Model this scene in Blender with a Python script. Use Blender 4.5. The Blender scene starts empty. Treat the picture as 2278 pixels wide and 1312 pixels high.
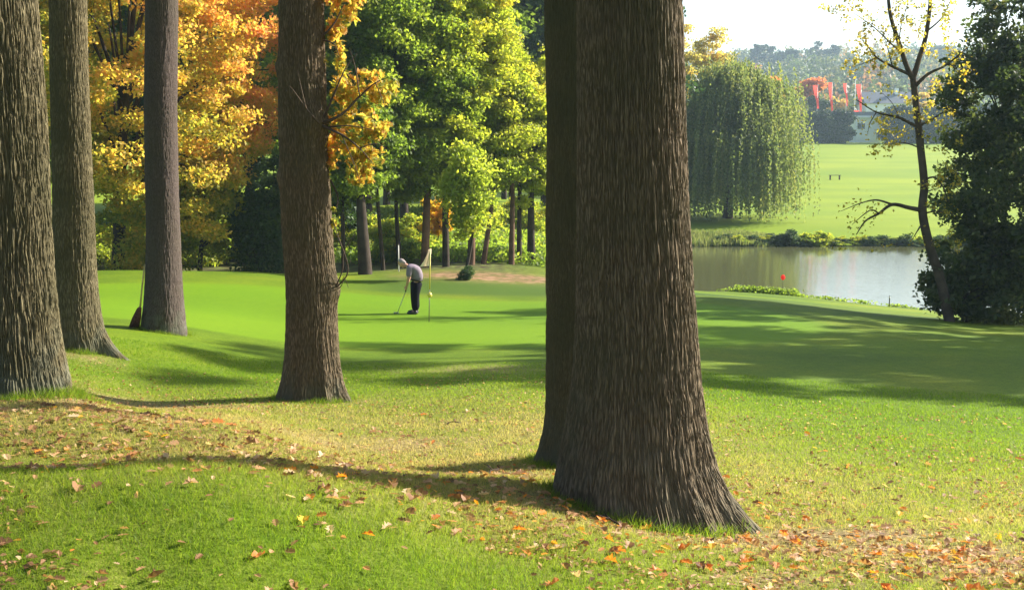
import bpy, math, random
import numpy as np
from mathutils import Vector, Matrix

R = math.radians
S = bpy.context.scene
COL = S.collection

# ------------------------------------------------------------------ camera, sky, sun, exposure
F = 2500.0                      # focal length in photograph pixels (2278 wide)
PITCH = math.atan((656 - 330) / F)
CZ = 8.0                        # camera height; the pond surface lies at 1.0
POND = 1.0
cam = bpy.data.objects.new('camera', bpy.data.cameras.new('camera'))
COL.objects.link(cam)
cam.data.sensor_width = 36
cam.data.lens = 36 * F / 2278
cam.data.clip_start = 0.1
cam.data.clip_end = 8000
cam.location = (0, 0, CZ)
cam.rotation_euler = (math.pi / 2 - PITCH, 0, 0)
S.camera = cam

SUN_AZ, SUN_EL = R(67), R(28)   # azimuth from +Y towards +X
w = bpy.data.worlds.new('World')
S.world = w
w.use_nodes = True
nt = w.node_tree
bg = nt.nodes['Background']
sky = nt.nodes.new('ShaderNodeTexSky')
sky.sky_type = 'NISHITA'
sky.sun_disc = False
sky.sun_elevation = SUN_EL
sky.sun_rotation = SUN_AZ
sky.dust_density = 2.0
sky.air_density = 1.0
sky.ozone_density = 1.5
bg.inputs[1].default_value = 0.085
nt.links.new(sky.outputs[0], bg.inputs[0])
sl = bpy.data.lights.new('sun', 'SUN')
sl.energy = 5.0
sl.angle = R(0.6)
sl.color = (1.0, 0.93, 0.82)
sun = bpy.data.objects.new('sun', sl)
COL.objects.link(sun)
sdir = Vector((math.sin(SUN_AZ) * math.cos(SUN_EL), math.cos(SUN_AZ) * math.cos(SUN_EL), math.sin(SUN_EL)))
sun.rotation_euler = sdir.to_track_quat('Z', 'Y').to_euler()
sun.location = sdir * 100
S.view_settings.view_transform = 'Standard'
S.view_settings.look = 'None'
S.view_settings.exposure = 1.6
S.view_settings.gamma = 1
S.render.engine = 'CYCLES'
cy = S.cycles
cy.max_bounces = 7
cy.diffuse_bounces = 3
cy.glossy_bounces = 3
cy.transmission_bounces = 5
cy.transparent_max_bounces = 8
cy.volume_bounces = 1
cy.use_denoising = True
cy.sample_clamp_indirect = 6.0

# ------------------------------------------------------------------ helpers
def P(u, v, d):
    """world point on the ray of photo pixel (u,v) at forward distance d"""
    xx = (u - 1139) / F
    yy = (656 - v) / F
    cp, sp = math.cos(PITCH), math.sin(PITCH)
    dy = cp + yy * sp
    dz = -sp + yy * cp
    t = d / dy
    return np.array([xx * t, d, CZ + dz * t])

def PZ(u, v, z):
    p = P(u, v, 1.0)
    return P(u, v, (z - CZ) / (p[2] - CZ))

def tag(o, label=None, cat=None, group=None, kind=None):
    if label: o['label'] = label
    if cat: o['category'] = cat
    if group: o['group'] = group
    if kind: o['kind'] = kind
    return o

def mesh_np(name, V, Fc, mats=(), attrs=None, smooth=False, uv=None):
    """V (n,3); Fc (m,k) constant polygon size, or a list of such arrays"""
    me = bpy.data.meshes.new(name)
    if not isinstance(Fc, list): Fc = [Fc]
    Fc = [np.asarray(f, dtype=np.int32) for f in Fc if len(f)]
    V = np.asarray(V, dtype=np.float32)
    me.vertices.add(len(V))
    me.vertices.foreach_set('co', V.ravel())
    loops = np.concatenate([f.ravel() for f in Fc])
    tot = np.concatenate([np.full(len(f), f.shape[1], dtype=np.int32) for f in Fc])
    start = np.concatenate([[0], np.cumsum(tot)[:-1]]).astype(np.int32)
    me.loops.add(len(loops))
    me.loops.foreach_set('vertex_index', loops)
    me.polygons.add(len(tot))
    me.polygons.foreach_set('loop_start', start)
    me.update(calc_edges=True)
    if smooth:
        me.polygons.foreach_set('use_smooth', np.ones(len(tot), dtype=bool))
    else:
        me.polygons.foreach_set('use_smooth', np.zeros(len(tot), dtype=bool))
    for m in mats: me.materials.append(m)
    if attrs:
        for an, (dom, arr) in attrs.items():
            a = me.attributes.new(an, 'FLOAT', dom)
            a.data.foreach_set('value', np.asarray(arr, dtype=np.float32))
    if uv is not None:
        l = me.uv_layers.new(name='UVMap')
        l.data.foreach_set('uv', np.asarray(uv, dtype=np.float32)[loops].ravel())
    return me

def link(name, me, parent=None, loc=None):
    o = bpy.data.objects.new(name, me)
    COL.objects.link(o)
    if parent is not None: o.parent = parent
    if loc is not None: o.location = loc
    return o

def empty(name, loc):
    o = bpy.data.objects.new(name, None)
    o.empty_display_size = 0.2
    COL.objects.link(o)
    o.location = loc
    return o

def dup(root, loc, rz=0.0, sc=1.0):
    r = root.copy(); COL.objects.link(r)
    r.location = loc; r.rotation_euler = (0, 0, rz)
    r.scale = (sc, sc, sc) if not isinstance(sc, tuple) else sc
    for ch in root.children:
        c = ch.copy(); COL.objects.link(c); c.parent = r
        for g in ch.children:
            e = g.copy(); COL.objects.link(e); e.parent = c
    return r

# smooth value noise in numpy
def _hash(ix, iy, iz, seed):
    h = (ix.astype(np.int64) * 374761393 + iy.astype(np.int64) * 668265263 + iz.astype(np.int64) * 2147483647 + seed * 974711) & 0xffffffff
    h = ((h ^ (h >> 13)) * 1274126177) & 0xffffffff
    h = h ^ (h >> 16)
    return (h & 0xffff) / 65535.0
def vnoise(x, y, z=0.0, seed=0):
    x, y, z = np.broadcast_arrays(np.asarray(x, float), np.asarray(y, float), np.asarray(z, float))
    ix, iy, iz = np.floor(x), np.floor(y), np.floor(z)
    fx, fy, fz = x - ix, y - iy, z - iz
    fx, fy, fz = [f * f * (3 - 2 * f) for f in (fx, fy, fz)]
    ix, iy, iz = ix.astype(int), iy.astype(int), iz.astype(int)
    r = 0
    for a in (0, 1):
        for b in (0, 1):
            for c in (0, 1):
                wgt = (fx if a else 1 - fx) * (fy if b else 1 - fy) * (fz if c else 1 - fz)
                r = r + wgt * _hash(ix + a, iy + b, iz + c, seed)
    return r

# tubes along polylines, each with its radii
class Tubes:
    def __init__(s): s.V = []; s.Fq = []; s.Ft = []; s.n = 0
    def add(s, pts, rad, k=6):
        pts = np.asarray(pts, float); n = len(pts)
        rad = np.broadcast_to(np.asarray(rad, float), (n,))
        tg = np.gradient(pts, axis=0)
        tg /= np.linalg.norm(tg, axis=1)[:, None] + 1e-9
        ref = np.array([0.13, 1.0, 0.07]) if abs(tg[0][1]) < 0.9 else np.array([1.0, 0.1, 0.05])
        a = np.cross(tg, ref); a /= np.linalg.norm(a, axis=1)[:, None] + 1e-9
        b = np.cross(tg, a)
        ph = np.arange(k) * 2 * math.pi / k
        ring = pts[:, None, :] + rad[:, None, None] * (np.cos(ph)[None, :, None] * a[:, None, :] + np.sin(ph)[None, :, None] * b[:, None, :])
        s.V.append(ring.reshape(-1, 3))
        i = np.arange(n - 1)[:, None] * k; j = np.arange(k)[None, :]; j2 = (j + 1) % k
        q = np.stack([i + j, i + j2, i + k + j2, i + k + j], axis=-1).reshape(-1, 4) + s.n
        s.Fq.append(q)
        c0 = s.n + n * k
        s.V.append(pts[[0, -1]])
        e = s.n + (n - 1) * k
        jj = np.arange(k); jn = (jj + 1) % k
        s.Ft.append(np.stack([np.full(k, c0), s.n + jn, s.n + jj], axis=-1))
        s.Ft.append(np.stack([np.full(k, c0 + 1), e + jj, e + jn], axis=-1))
        s.n += n * k + 2
    def mesh(s, name, mat):
        return mesh_np(name, np.concatenate(s.V), [np.concatenate(s.Fq), np.concatenate(s.Ft)], [mat], smooth=True)

def curve_pts(pts, sub=5):
    pts = np.asarray(pts, float)
    out = []
    n = len(pts)
    for i in range(n - 1):
        p0, p1, p2, p3 = pts[max(i - 1, 0)], pts[i], pts[i + 1], pts[min(i + 2, n - 1)]
        for t in np.arange(sub) / sub:
            out.append(0.5 * ((2 * p1) + (-p0 + p2) * t + (2 * p0 - 5 * p1 + 4 * p2 - p3) * t * t + (-p0 + 3 * p1 - 3 * p2 + p3) * t ** 3))
    out.append(pts[-1])
    return np.array(out)

# leaf meshes: many small leaf-sized faces
T_RHOMB = (np.array([[0, 0, 0], [0.34, 0.45, 0.07], [0, 1, 0], [-0.34, 0.45, 0.07]]), np.array([[0, 1, 2, 3]]))
T_FOLD = (np.array([[0, 0, 0], [0.36, 0.4, 0.12], [0.2, 0.8, 0.08], [0, 1, -0.04], [-0.2, 0.8, 0.08], [-0.36, 0.4, 0.12]]), np.array([[0, 1, 2, 3], [0, 3, 4, 5]]))
T_OAK = (np.array([[0, 0, 0], [.10, .2, .03], [.26, .25, .07], [.13, .38, .03], [.34, .5, .10], [.16, .62, .04], [.25, .8, .06], [0, 1, -.03],
                   [-.25, .8, .06], [-.16, .62, .04], [-.34, .5, .10], [-.13, .38, .03], [-.26, .25, .07], [-.10, .2, .03], [0, .5, -.02]]),
         np.array([[0, 1, 2, 14], [14, 2, 3, 4], [14, 4, 5, 6], [14, 6, 7, 8], [14, 8, 9, 10], [14, 10, 11, 12], [14, 12, 13, 0]]))
T_THIN = (np.array([[0, 0, 0], [0.1, 0.5, 0.02], [0, 1, 0], [-0.1, 0.5, 0.02]]), np.array([[0, 1, 2, 3]]))

def leaves(name, C, size, tint, mats, tmpl=T_RHOMB, seed=0, up=0.35, direction=None, flat=None):
    rng = np.random.default_rng(seed)
    n = len(C)
    d = rng.normal(size=(n, 3))
    if direction is not None: d = direction + d * 0.35
    if flat is not None: d[:, 2] *= flat * 0.6
    d /= np.linalg.norm(d, axis=1)[:, None] + 1e-9
    nn = rng.normal(size=(n, 3)); nn[:, 2] = np.abs(nn[:, 2]) + up
    if flat is not None: nn = rng.normal(size=(n, 3)) * flat; nn[:, 2] += 1
    nn -= d * (nn * d).sum(1)[:, None]
    nn /= np.linalg.norm(nn, axis=1)[:, None] + 1e-9
    s = np.cross(d, nn)
    T, TF = tmpl
    size = np.broadcast_to(size, (n,))
    L = T - np.array([0, 0.5, 0])
    V = C[:, None, :] + size[:, None, None] * (L[None, :, 0:1] * s[:, None, :] + L[None, :, 1:2] * d[:, None, :] + L[None, :, 2:3] * nn[:, None, :])
    k = len(T)
    Fc = (TF[None] + (np.arange(n) * k)[:, None, None]).reshape(-1, TF.shape[1])
    return mesh_np(name, V.reshape(-1, 3), Fc, mats, {'tint': ('FACE', np.repeat(tint, len(TF)))})

# ------------------------------------------------------------------ materials
def newmat(name):
    m = bpy.data.materials.new(name); m.use_nodes = True
    t = m.node_tree
    for n in list(t.nodes): t.nodes.remove(n)
    out = t.nodes.new('ShaderNodeOutputMaterial')
    return m, t, out
def N(t, typ, **kw):
    n = t.nodes.new(typ)
    for k, v in kw.items():
        if k == 'inp':
            for a, b in v.items(): n.inputs[a].default_value = b
        else: setattr(n, k, v)
    return n
def ramp(t, fac, stops):
    r = t.nodes.new('ShaderNodeValToRGB')
    e = r.color_ramp.elements
    while len(e) > len(stops): e.remove(e[-1])
    while len(e) < len(stops): e.new(0.5)
    for el, (p, c) in zip(e, stops):
        el.position = p; el.color = (c[0], c[1], c[2], 1)
    if fac is not None: t.links.new(fac, r.inputs[0])
    return r
def c4(c): return (c[0], c[1], c[2], 1)

def leaf_mat(name, stops, trans=0.55, rough=0.55, tboost=2.1):
    m, t, out = newmat(name)
    a = N(t, 'ShaderNodeAttribute', attribute_name='tint')
    r = ramp(t, a.outputs['Fac'], stops)
    d = N(t, 'ShaderNodeBsdfPrincipled'); d.inputs['Roughness'].default_value = rough
    d.inputs['Specular IOR Level'].default_value = 0.25
    tr = N(t, 'ShaderNodeBsdfTranslucent')
    g = N(t, 'ShaderNodeMixRGB', blend_type='MULTIPLY'); g.inputs[0].default_value = 1
    g.inputs[2].default_value = (tboost * 1.05, tboost * 1.1, tboost * 0.6, 1)
    mx = N(t, 'ShaderNodeMixShader'); mx.inputs[0].default_value = trans
    t.links.new(r.outputs[0], d.inputs['Base Color'])
    t.links.new(r.outputs[0], g.inputs[1]); t.links.new(g.outputs[0], tr.inputs[0])
    t.links.new(d.outputs[0], mx.inputs[1]); t.links.new(tr.outputs[0], mx.inputs[2])
    t.links.new(mx.outputs[0], out.inputs[0])
    return m

def plain(name, col, rough=0.6, var=0.15, scale=8.0, metal=0.0, bump=0.0):
    m, t, out = newmat(name)
    b = N(t, 'ShaderNodeBsdfPrincipled'); b.inputs['Roughness'].default_value = rough
    b.inputs['Metallic'].default_value = metal
    b.inputs['Specular IOR Level'].default_value = 0.5 if metal or rough < 0.5 else 0.12
    tc = N(t, 'ShaderNodeTexCoord')
    no = N(t, 'ShaderNodeTexNoise'); no.inputs['Scale'].default_value = scale; no.inputs['Detail'].default_value = 4
    t.links.new(tc.outputs['Object'], no.inputs['Vector'])
    r = ramp(t, no.outputs[0], [(0.3, [c * (1 - var) for c in col]), (0.7, [min(1, c * (1 + var)) for c in col])])
    t.links.new(r.outputs[0], b.inputs['Base Color'])
    if bump:
        bp = N(t, 'ShaderNodeBump'); bp.inputs['Strength'].default_value = bump; bp.inputs['Distance'].default_value = 0.02
        t.links.new(no.outputs[0], bp.inputs['Height']); t.links.new(bp.outputs[0], b.inputs['Normal'])
    t.links.new(b.outputs[0], out.inputs[0])
    return m

def bark_mat(name, dark, mid, light, uvscale=1.0, bumpd=0.013, moss=0.5):
    m, t, out = newmat(name)
    b = N(t, 'ShaderNodeBsdfPrincipled'); b.inputs['Roughness'].default_value = 0.85
    b.inputs['Specular IOR Level'].default_value = 0.2
    uv = N(t, 'ShaderNodeUVMap')
    mp = N(t, 'ShaderNodeMapping'); mp.inputs['Scale'].default_value = (120 * uvscale, 9.5 * uvscale, 1)
    t.links.new(uv.outputs[0], mp.inputs[0])
    wn = N(t, 'ShaderNodeTexNoise'); wn.inputs['Scale'].default_value = 0.55; wn.inputs['Detail'].default_value = 3
    t.links.new(mp.outputs[0], wn.inputs['Vector'])
    wm = N(t, 'ShaderNodeMixRGB', blend_type='LINEAR_LIGHT'); wm.inputs[0].default_value = 0.9
    t.links.new(mp.outputs[0], wm.inputs[1]); t.links.new(wn.outputs['Color'], wm.inputs[2])
    vo = N(t, 'ShaderNodeTexVoronoi', feature='DISTANCE_TO_EDGE'); vo.inputs['Scale'].default_value = 0.9
    t.links.new(wm.outputs[0], vo.inputs['Vector'])
    fn = N(t, 'ShaderNodeTexNoise'); fn.inputs['Scale'].default_value = 3.0; fn.inputs['Detail'].default_value = 6
    t.links.new(mp.outputs[0], fn.inputs['Vector'])
    att = N(t, 'ShaderNodeAttribute', attribute_name='ridge')
    s1 = N(t, 'ShaderNodeMath', operation='MULTIPLY'); s1.inputs[1].default_value = 1.6
    s1.use_clamp = True
    t.links.new(vo.outputs['Distance'], s1.inputs[0])
    s2 = N(t, 'ShaderNodeMath', operation='MULTIPLY_ADD'); s2.inputs[1].default_value = 0.45
    t.links.new(fn.outputs[0], s2.inputs[0]); t.links.new(s1.outputs[0], s2.inputs[2])
    s3 = N(t, 'ShaderNodeMath', operation='MULTIPLY_ADD'); s3.inputs[1].default_value = 0.3
    t.links.new(att.outputs['Fac'], s3.inputs[0]); t.links.new(s2.outputs[0], s3.inputs[2])
    r = ramp(t, s3.outputs[0], [(0.2, dark), (0.55, mid), (0.95, light)])
    # broad moss / lichen patches
    tc = N(t, 'ShaderNodeTexCoord')
    pn = N(t, 'ShaderNodeTexNoise'); pn.inputs['Scale'].default_value = 1.7; pn.inputs['Detail'].default_value = 5
    t.links.new(tc.outputs['Object'], pn.inputs['Vector'])
    pr = ramp(t, pn.outputs[0], [(0.42, (0, 0, 0)), (0.68, (moss, moss, moss))])
    mm = N(t, 'ShaderNodeMixRGB'); mm.inputs[2].default_value = (0.062, 0.058, 0.026, 1)
    t.links.new(pr.outputs[0], mm.inputs[0]); t.links.new(r.outputs[0], mm.inputs[1])
    fa = N(t, 'ShaderNodeAttribute', attribute_name='foot')
    ln = N(t, 'ShaderNodeTexNoise'); ln.inputs['Scale'].default_value = 6; ln.inputs['Detail'].default_value = 6
    t.links.new(tc.outputs['Object'], ln.inputs['Vector'])
    lr = ramp(t, ln.outputs[0], [(0.42, (0, 0, 0)), (0.6, (1, 1, 1))])
    lm = N(t, 'ShaderNodeMath', operation='MULTIPLY'); t.links.new(fa.outputs['Fac'], lm.inputs[0]); t.links.new(lr.outputs[0], lm.inputs[1])
    m3 = N(t, 'ShaderNodeMixRGB'); m3.inputs[2].default_value = (0.115, 0.12, 0.085, 1)
    t.links.new(lm.outputs[0], m3.inputs[0]); t.links.new(mm.outputs[0], m3.inputs[1])
    t.links.new(m3.outputs[0], b.inputs['Base Color'])
    bp = N(t, 'ShaderNodeBump'); bp.inputs['Strength'].default_value = 1.0; bp.inputs['Distance'].default_value = bumpd
    t.links.new(s2.outputs[0], bp.inputs['Height']); t.links.new(bp.outputs[0], b.inputs['Normal'])
    t.links.new(b.outputs[0], out.inputs[0])
    return m

M_bark_oak = bark_mat('bark_oak', (0.055, 0.039, 0.022), (0.095, 0.068, 0.039), (0.22, 0.16, 0.10))
M_bark_oak_mossy = bark_mat('bark_oak_mossy', (0.05, 0.04, 0.02), (0.088, 0.071, 0.035), (0.21, 0.175, 0.095), moss=0.8)
M_bark_moss2 = bark_mat('bark_green_mossy', (0.05, 0.041, 0.02), (0.078, 0.064, 0.031), (0.13, 0.11, 0.055), moss=1.0, uvscale=1.5, bumpd=0.008)
M_bark_smooth = bark_mat('bark_smooth', (0.035, 0.025, 0.02), (0.06, 0.044, 0.037), (0.12, 0.09, 0.078), uvscale=2.0, bumpd=0.004, moss=0.25)
M_wood = plain('branch_bark', (0.075, 0.055, 0.04), 0.9, 0.4, 3.0, bump=0.4)
M_wood_dark = plain('dark_bark', (0.045, 0.035, 0.027), 0.9, 0.4, 3.0, bump=0.4)
M_pine = plain('pine_bark', (0.12, 0.07, 0.045), 0.9, 0.45, 2.5, bump=0.4)

GREEN = [(0.0, (0.06, 0.10, 0.018)), (0.35, (0.145, 0.20, 0.032)), (0.7, (0.25, 0.28, 0.04)), (1.0, (0.42, 0.34, 0.05))]
M_green = leaf_mat('leaves_green', GREEN)
M_yel = leaf_mat('leaves_green_yellow', [(0.0, (0.10, 0.15, 0.022)), (0.4, (0.22, 0.26, 0.035)), (0.72, (0.32, 0.30, 0.04)), (0.92, (0.46, 0.34, 0.05)), (1.0, (0.46, 0.2, 0.05))])
M_maple = leaf_mat('leaves_orange', [(0.0, (0.14, 0.18, 0.04)), (0.25, (0.27, 0.26, 0.05)), (0.5, (0.45, 0.30, 0.06)), (0.75, (0.50, 0.24, 0.09)), (1.0, (0.47, 0.14, 0.08))], trans=0.6, tboost=1.95)
M_dark = leaf_mat('leaves_dark', [(0.0, (0.025, 0.05, 0.02)), (0.6, (0.05, 0.09, 0.03)), (1.0, (0.10, 0.14, 0.04))], trans=0.3)
M_right = leaf_mat('leaves_olive_dark', [(0.0, (0.03, 0.05, 0.025)), (0.5, (0.065, 0.09, 0.035)), (0.9, (0.12, 0.14, 0.045)), (1.0, (0.22, 0.17, 0.05))], trans=0.4, tboost=1.5)
M_willow = leaf_mat('leaves_willow', [(0.0, (0.09, 0.13, 0.06)), (0.45, (0.19, 0.22, 0.085)), (1.0, (0.38, 0.34, 0.13))], trans=0.4, tboost=1.6)
M_pale = leaf_mat('leaves_pale_yellow', [(0.0, (0.2, 0.18, 0.07)), (0.6, (0.36, 0.27, 0.08)), (1.0, (0.42, 0.22, 0.09))])
M_red = leaf_mat('leaves_red', [(0.0, (0.2, 0.12, 0.06)), (0.5, (0.42, 0.13, 0.07)), (1.0, (0.5, 0.2, 0.08))])
M_sparse = leaf_mat('leaves_sparse_yellow', [(0.0, (0.12, 0.13, 0.03)), (0.5, (0.3, 0.24, 0.04)), (1.0, (0.5, 0.3, 0.04))])
M_far = leaf_mat('leaves_far_wood', [(0.0, (0.03, 0.05, 0.03)), (0.5, (0.07, 0.09, 0.04)), (0.85, (0.17, 0.15, 0.06)), (1.0, (0.3, 0.13, 0.06))], trans=0.3)
M_hedge = leaf_mat('leaves_conifer', [(0.0, (0.012, 0.03, 0.014)), (1.0, (0.035, 0.06, 0.03))], trans=0.15)
M_litter = leaf_mat('fallen_leaf', [(0.0, (0.10, 0.05, 0.025)), (0.22, (0.24, 0.12, 0.055)), (0.45, (0.40, 0.23, 0.12)), (0.62, (0.56, 0.40, 0.25)), (0.78, (0.48, 0.15, 0.03)), (0.92, (0.6, 0.21, 0.02)), (1.0, (0.62, 0.40, 0.04))], trans=0.3, rough=0.6)
M_blade = leaf_mat('grass_blade', [(0.0, (0.055, 0.115, 0.010)), (0.4, (0.115, 0.19, 0.014)), (0.7, (0.18, 0.22, 0.025)), (0.9, (0.25, 0.235, 0.075)), (1.0, (0.34, 0.27, 0.13))], trans=0.6, tboost=1.6)
M_reed = leaf_mat('reed_blade', [(0.0, (0.05, 0.085, 0.025)), (1.0, (0.17, 0.17, 0.08))], trans=0.5)

# ------------------------------------------------------------------ terrain: a smooth surface through known points
ctrl = []
def c(u, v, d): ctrl.append(P(u, v, d))
def cz(x, y, z): ctrl.append(np.array([x, y, z]))
for u in (-400, 0, 150):
    c(u, 1312, 3.9); c(u, 1150, 4.5); c(u, 1050, 5.0); c(u, 1036, 5.7); c(u, 918, 6.55); c(u, 902, 7.2); c(u, 868, 7.9)
c(300, 1312, 4.0); c(300, 1038, 5.1); c(300, 1023, 5.9); c(300, 936, 6.6); c(300, 926, 7.0); c(300, 926, 7.9); c(300, 914, 9.5); c(300, 900, 11.7)
c(500, 1312, 4.05); c(500, 1031, 5.3); c(500, 1019, 6.0); c(500, 946, 6.7); c(500, 957, 7.25); c(500, 936, 8.6); c(500, 915, 10); c(500, 896, 12)
c(270, 850, 13.0); c(190, 775, 14.5); c(360, 733, 18); c(250, 690, 23); c(100, 640, 30)
c(-300, 760, 14.5); c(-400, 690, 22)
for u in (-500, 0, 300): c(u, 601, 38); c(u, 606, 46)
c(600, 608, 38); c(600, 608, 46)
c(700, 1312, 4.2); c(700, 1049, 5.5); c(700, 1036, 6.2); c(700, 1003, 6.7); c(700, 1028, 7.45); c(700, 985, 9.0); c(700, 938, 10.6); c(700, 888, 12.5); c(560, 820, 15.5); c(700, 760, 20); c(600, 700, 27)
c(910, 697, 28.5); c(750, 655, 33); c(760, 628, 38.5); c(760, 612, 43)
c(850, 1312, 4.3); c(850, 1074, 5.7); c(850, 1055, 6.3); c(850, 1034, 6.8); c(850, 1052, 7.6); c(850, 1003, 9.0); c(980, 1060, 7.4); c(980, 1046, 8.1); c(1660, 1212, 5.95); c(1100, 1312, 4.5); c(1100, 1190, 5.4); c(1110, 1090, 6.2); c(1100, 1062, 7.2); c(1100, 1010, 8.9); c(1100, 900, 12); c(1100, 800, 17.5); c(1100, 720, 26); c(1100, 665, 34.5); c(1100, 645, 37.5); c(1000, 622, 40.5); c(1180, 632, 40.5); c(1100, 600, 46)
c(950, 662, 34.2); c(950, 648, 36.5)
c(1430, 1312, 4.65); c(1430, 1190, 5.9); c(1430, 1120, 6.8); c(1300, 1030, 8.5); c(1400, 900, 12.4); c(1400, 780, 19.5); c(1400, 700, 28)
c(1900, 1312, 4.8); c(1900, 1190, 6.2); c(1900, 1060, 8.8); c(1900, 950, 12); c(1900, 850, 16.5); c(1900, 765, 22.5); c(1900, 706, 29); c(1900, 690, 38)
c(1600, 900, 13); c(1600, 780, 20.5); c(1600, 665, 33); c(1600, 655, 43)
for u in (2300, 2800):
    c(u, 1312, 4.8); c(u, 1150, 7); c(u, 1000, 10.5); c(u, 900, 14.5); c(u, 810, 19.5); c(u, 763, 24); c(u, 732, 31)
shore_n = [(1500, 646), (1600, 648), (1760, 658), (1900, 673), (2050, 688), (2278, 705), (2600, 715)]
for u, v in shore_n:
    p = PZ(u, v, POND); ctrl.append(p)
    q = p * (1 + 5 / p[1]); q[2] = POND - 0.7; ctrl.append(q)
for u in (1500, 1650, 1800, 2000, 2278, 2700):
    for d in (66, 74): p = P(u, 600, d); p[2] = POND - 1.3; ctrl.append(p)
    p = PZ(u, 547, POND); ctrl.append(p)
    p = P(u, 534, p[1] + 2.2); ctrl.append(p)
    c(u, 470, 107); c(u, 400, 156); c(u, 356, 198); c(u, 319, 245); c(u, 310, 300)
for x in (-160, -60): cz(x, 60, 3.0); cz(x, 100, 3.2); cz(x, 160, 4.0); cz(x, 245, 8); cz(x, 300, 10)
for u in (150, 500, 800, 1100): c(u, 0, 1); ctrl.pop(); p = P(u, 560, 58); p[2] = 3.0; ctrl.append(p); p = P(u, 560, 80); p[2] = 3.2; ctrl.append(p); p = P(u, 560, 130); p[2] = 4.2; ctrl.append(p)
p = P(1330, 560, 60); p[2] = 2.2; ctrl.append(p); p = P(1330, 560, 80); p[2] = 2.2; ctrl.append(p); p = P(1330, 560, 100); p[2] = 2.4; ctrl.append(p)
for th in (-60, -25, 0, 12, 22, 60):
    for r_, z_ in ((420, 22), (620, 46), (820, 66), (1100, 70), (2400, 60)):
        cz(r_ * math.sin(R(th)), r_ * math.cos(R(th)), z_ * (1.0 if th > 0 else 0.9))
cz(0.3, 0.4, CZ - 1.62); cz(-0.9, 0.6, CZ - 1.6); cz(2.0, 1.5, CZ - 1.68); cz(-2.5, 2.0, CZ - 1.55)
CT = np.array(ctrl)
def warp(x, y):
    r_ = np.sqrt(x * x + y * y) + 0.6
    th = np.arctan2(x, np.maximum(y, -1e9))
    th = np.clip(th, -1.25, 1.25)
    return th * 3.2, np.log(r_) * 1.6
def _phi(r2): return 0.5 * r2 * np.log(r2 + 1e-12)
_cx, _cy = warp(CT[:, 0], CT[:, 1])
_n = len(CT)
_K = _phi((_cx[:, None] - _cx) ** 2 + (_cy[:, None] - _cy) ** 2) + np.eye(_n) * 0.0008
_rr = np.exp(_cy / 1.6)
_A = np.zeros((_n + 3, _n + 3)); _A[:_n, :_n] = _K
_Pm = np.stack([np.ones(_n), _cx, _cy], 1); _A[:_n, _n:] = _Pm; _A[_n:, :_n] = _Pm.T
# interpolate slope-like value (height below eye / distance): keeps the near ground precise
_val = (CT[:, 2] - CZ) / _rr
_sol = np.linalg.solve(_A, np.concatenate([_val, np.zeros(3)]))
def H(x, y):
    x = np.atleast_1d(np.asarray(x, float)); y = np.atleast_1d(np.asarray(y, float))
    sh = x.shape; x = x.ravel(); y = y.ravel()
    out = np.empty(len(x))
    for s0 in range(0, len(x), 20000):
        a, b = warp(x[s0:s0 + 20000], y[s0:s0 + 20000])
        k = _phi((a[:, None] - _cx) ** 2 + (b[:, None] - _cy) ** 2)
        val = k @ _sol[:_n] + _sol[_n] + _sol[_n + 1] * a + _sol[_n + 2] * b
        out[s0:s0 + 20000] = CZ + val * np.exp(b / 1.6)
    d = np.sqrt(x * x + y * y)
    rough = 0.05 * (vnoise(x * 0.9, y * 0.9, 0, 3) - 0.5) * np.clip(1.2 - d / 16, 0, 1) + 0.02 * (vnoise(x * 3.5, y * 3.5, 0, 4) - 0.5) * np.clip(1.2 - d / 12, 0, 1)
    return (out + rough).reshape(sh)
def h1(x, y): return float(H([x], [y])[0])
def ground_at(u, d):
    x = (u - 1139) / F * d
    # correct for the small pitch term: iterate on the true ray
    z = h1(x, d)
    for _ in range(3):
        rel = (z - CZ) / d
        cp, sp = math.cos(PITCH), math.sin(PITCH)
        yy = (rel * cp + sp) / (cp - rel * sp)
        x = (u - 1139) / F * d / (cp + yy * sp)
        z = h1(x, d)
    return np.array([x, d, z])

th_in = np.linspace(-34, 34, 400)
th_out = np.concatenate([np.linspace(-180, -36, 60), th_in, np.linspace(36, 178, 58)])
TH = np.radians(th_out)
RR = np.concatenate([[0.02], np.exp(np.linspace(math.log(0.5), math.log(3.4), 14)), np.exp(np.linspace(math.log(3.5), math.log(2600), 560))])
gx = RR[:, None] * np.sin(TH)[None, :]; gy = RR[:, None] * np.cos(TH)[None, :]
gz = H(gx, gy)
nr, nth = gx.shape
ii = np.arange(nr - 1)[:, None] * nth; jj = np.arange(nth)[None, :]; j2 = (jj + 1) % nth
gf = np.stack([ii + jj, ii + nth + jj, ii + nth + j2, ii + j2], -1).reshape(-1, 4)[:, ::-1]
def blob(x, y, cx, cy, rx, ry, rot=0.0):
    ca, sa = math.cos(rot), math.sin(rot)
    dx, dy = x - cx, y - cy
    a = (dx * ca + dy * sa) / rx; b = (-dx * sa + dy * ca) / ry
    return np.exp(-(a * a + b * b))
dist = np.sqrt(gx ** 2 + gy ** 2)
dry = np.clip((15.5 - dist) / 5, 0, 1) * 0.72
dry = dry * (1 - 0.75 * blob(gx, gy, -0.8, 4.4, 3.0, 1.1))            # greener strip at the camera's feet
dry *= 1 - 0.6 * np.clip((gx - 1.6) / 2.0, 0, 1) * np.clip((gy - 7.5) / 3, 0, 1)
dirt = np.zeros_like(gx)
def gp(u, v, d): q = P(u, v, d); return q[0], q[1]
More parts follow.
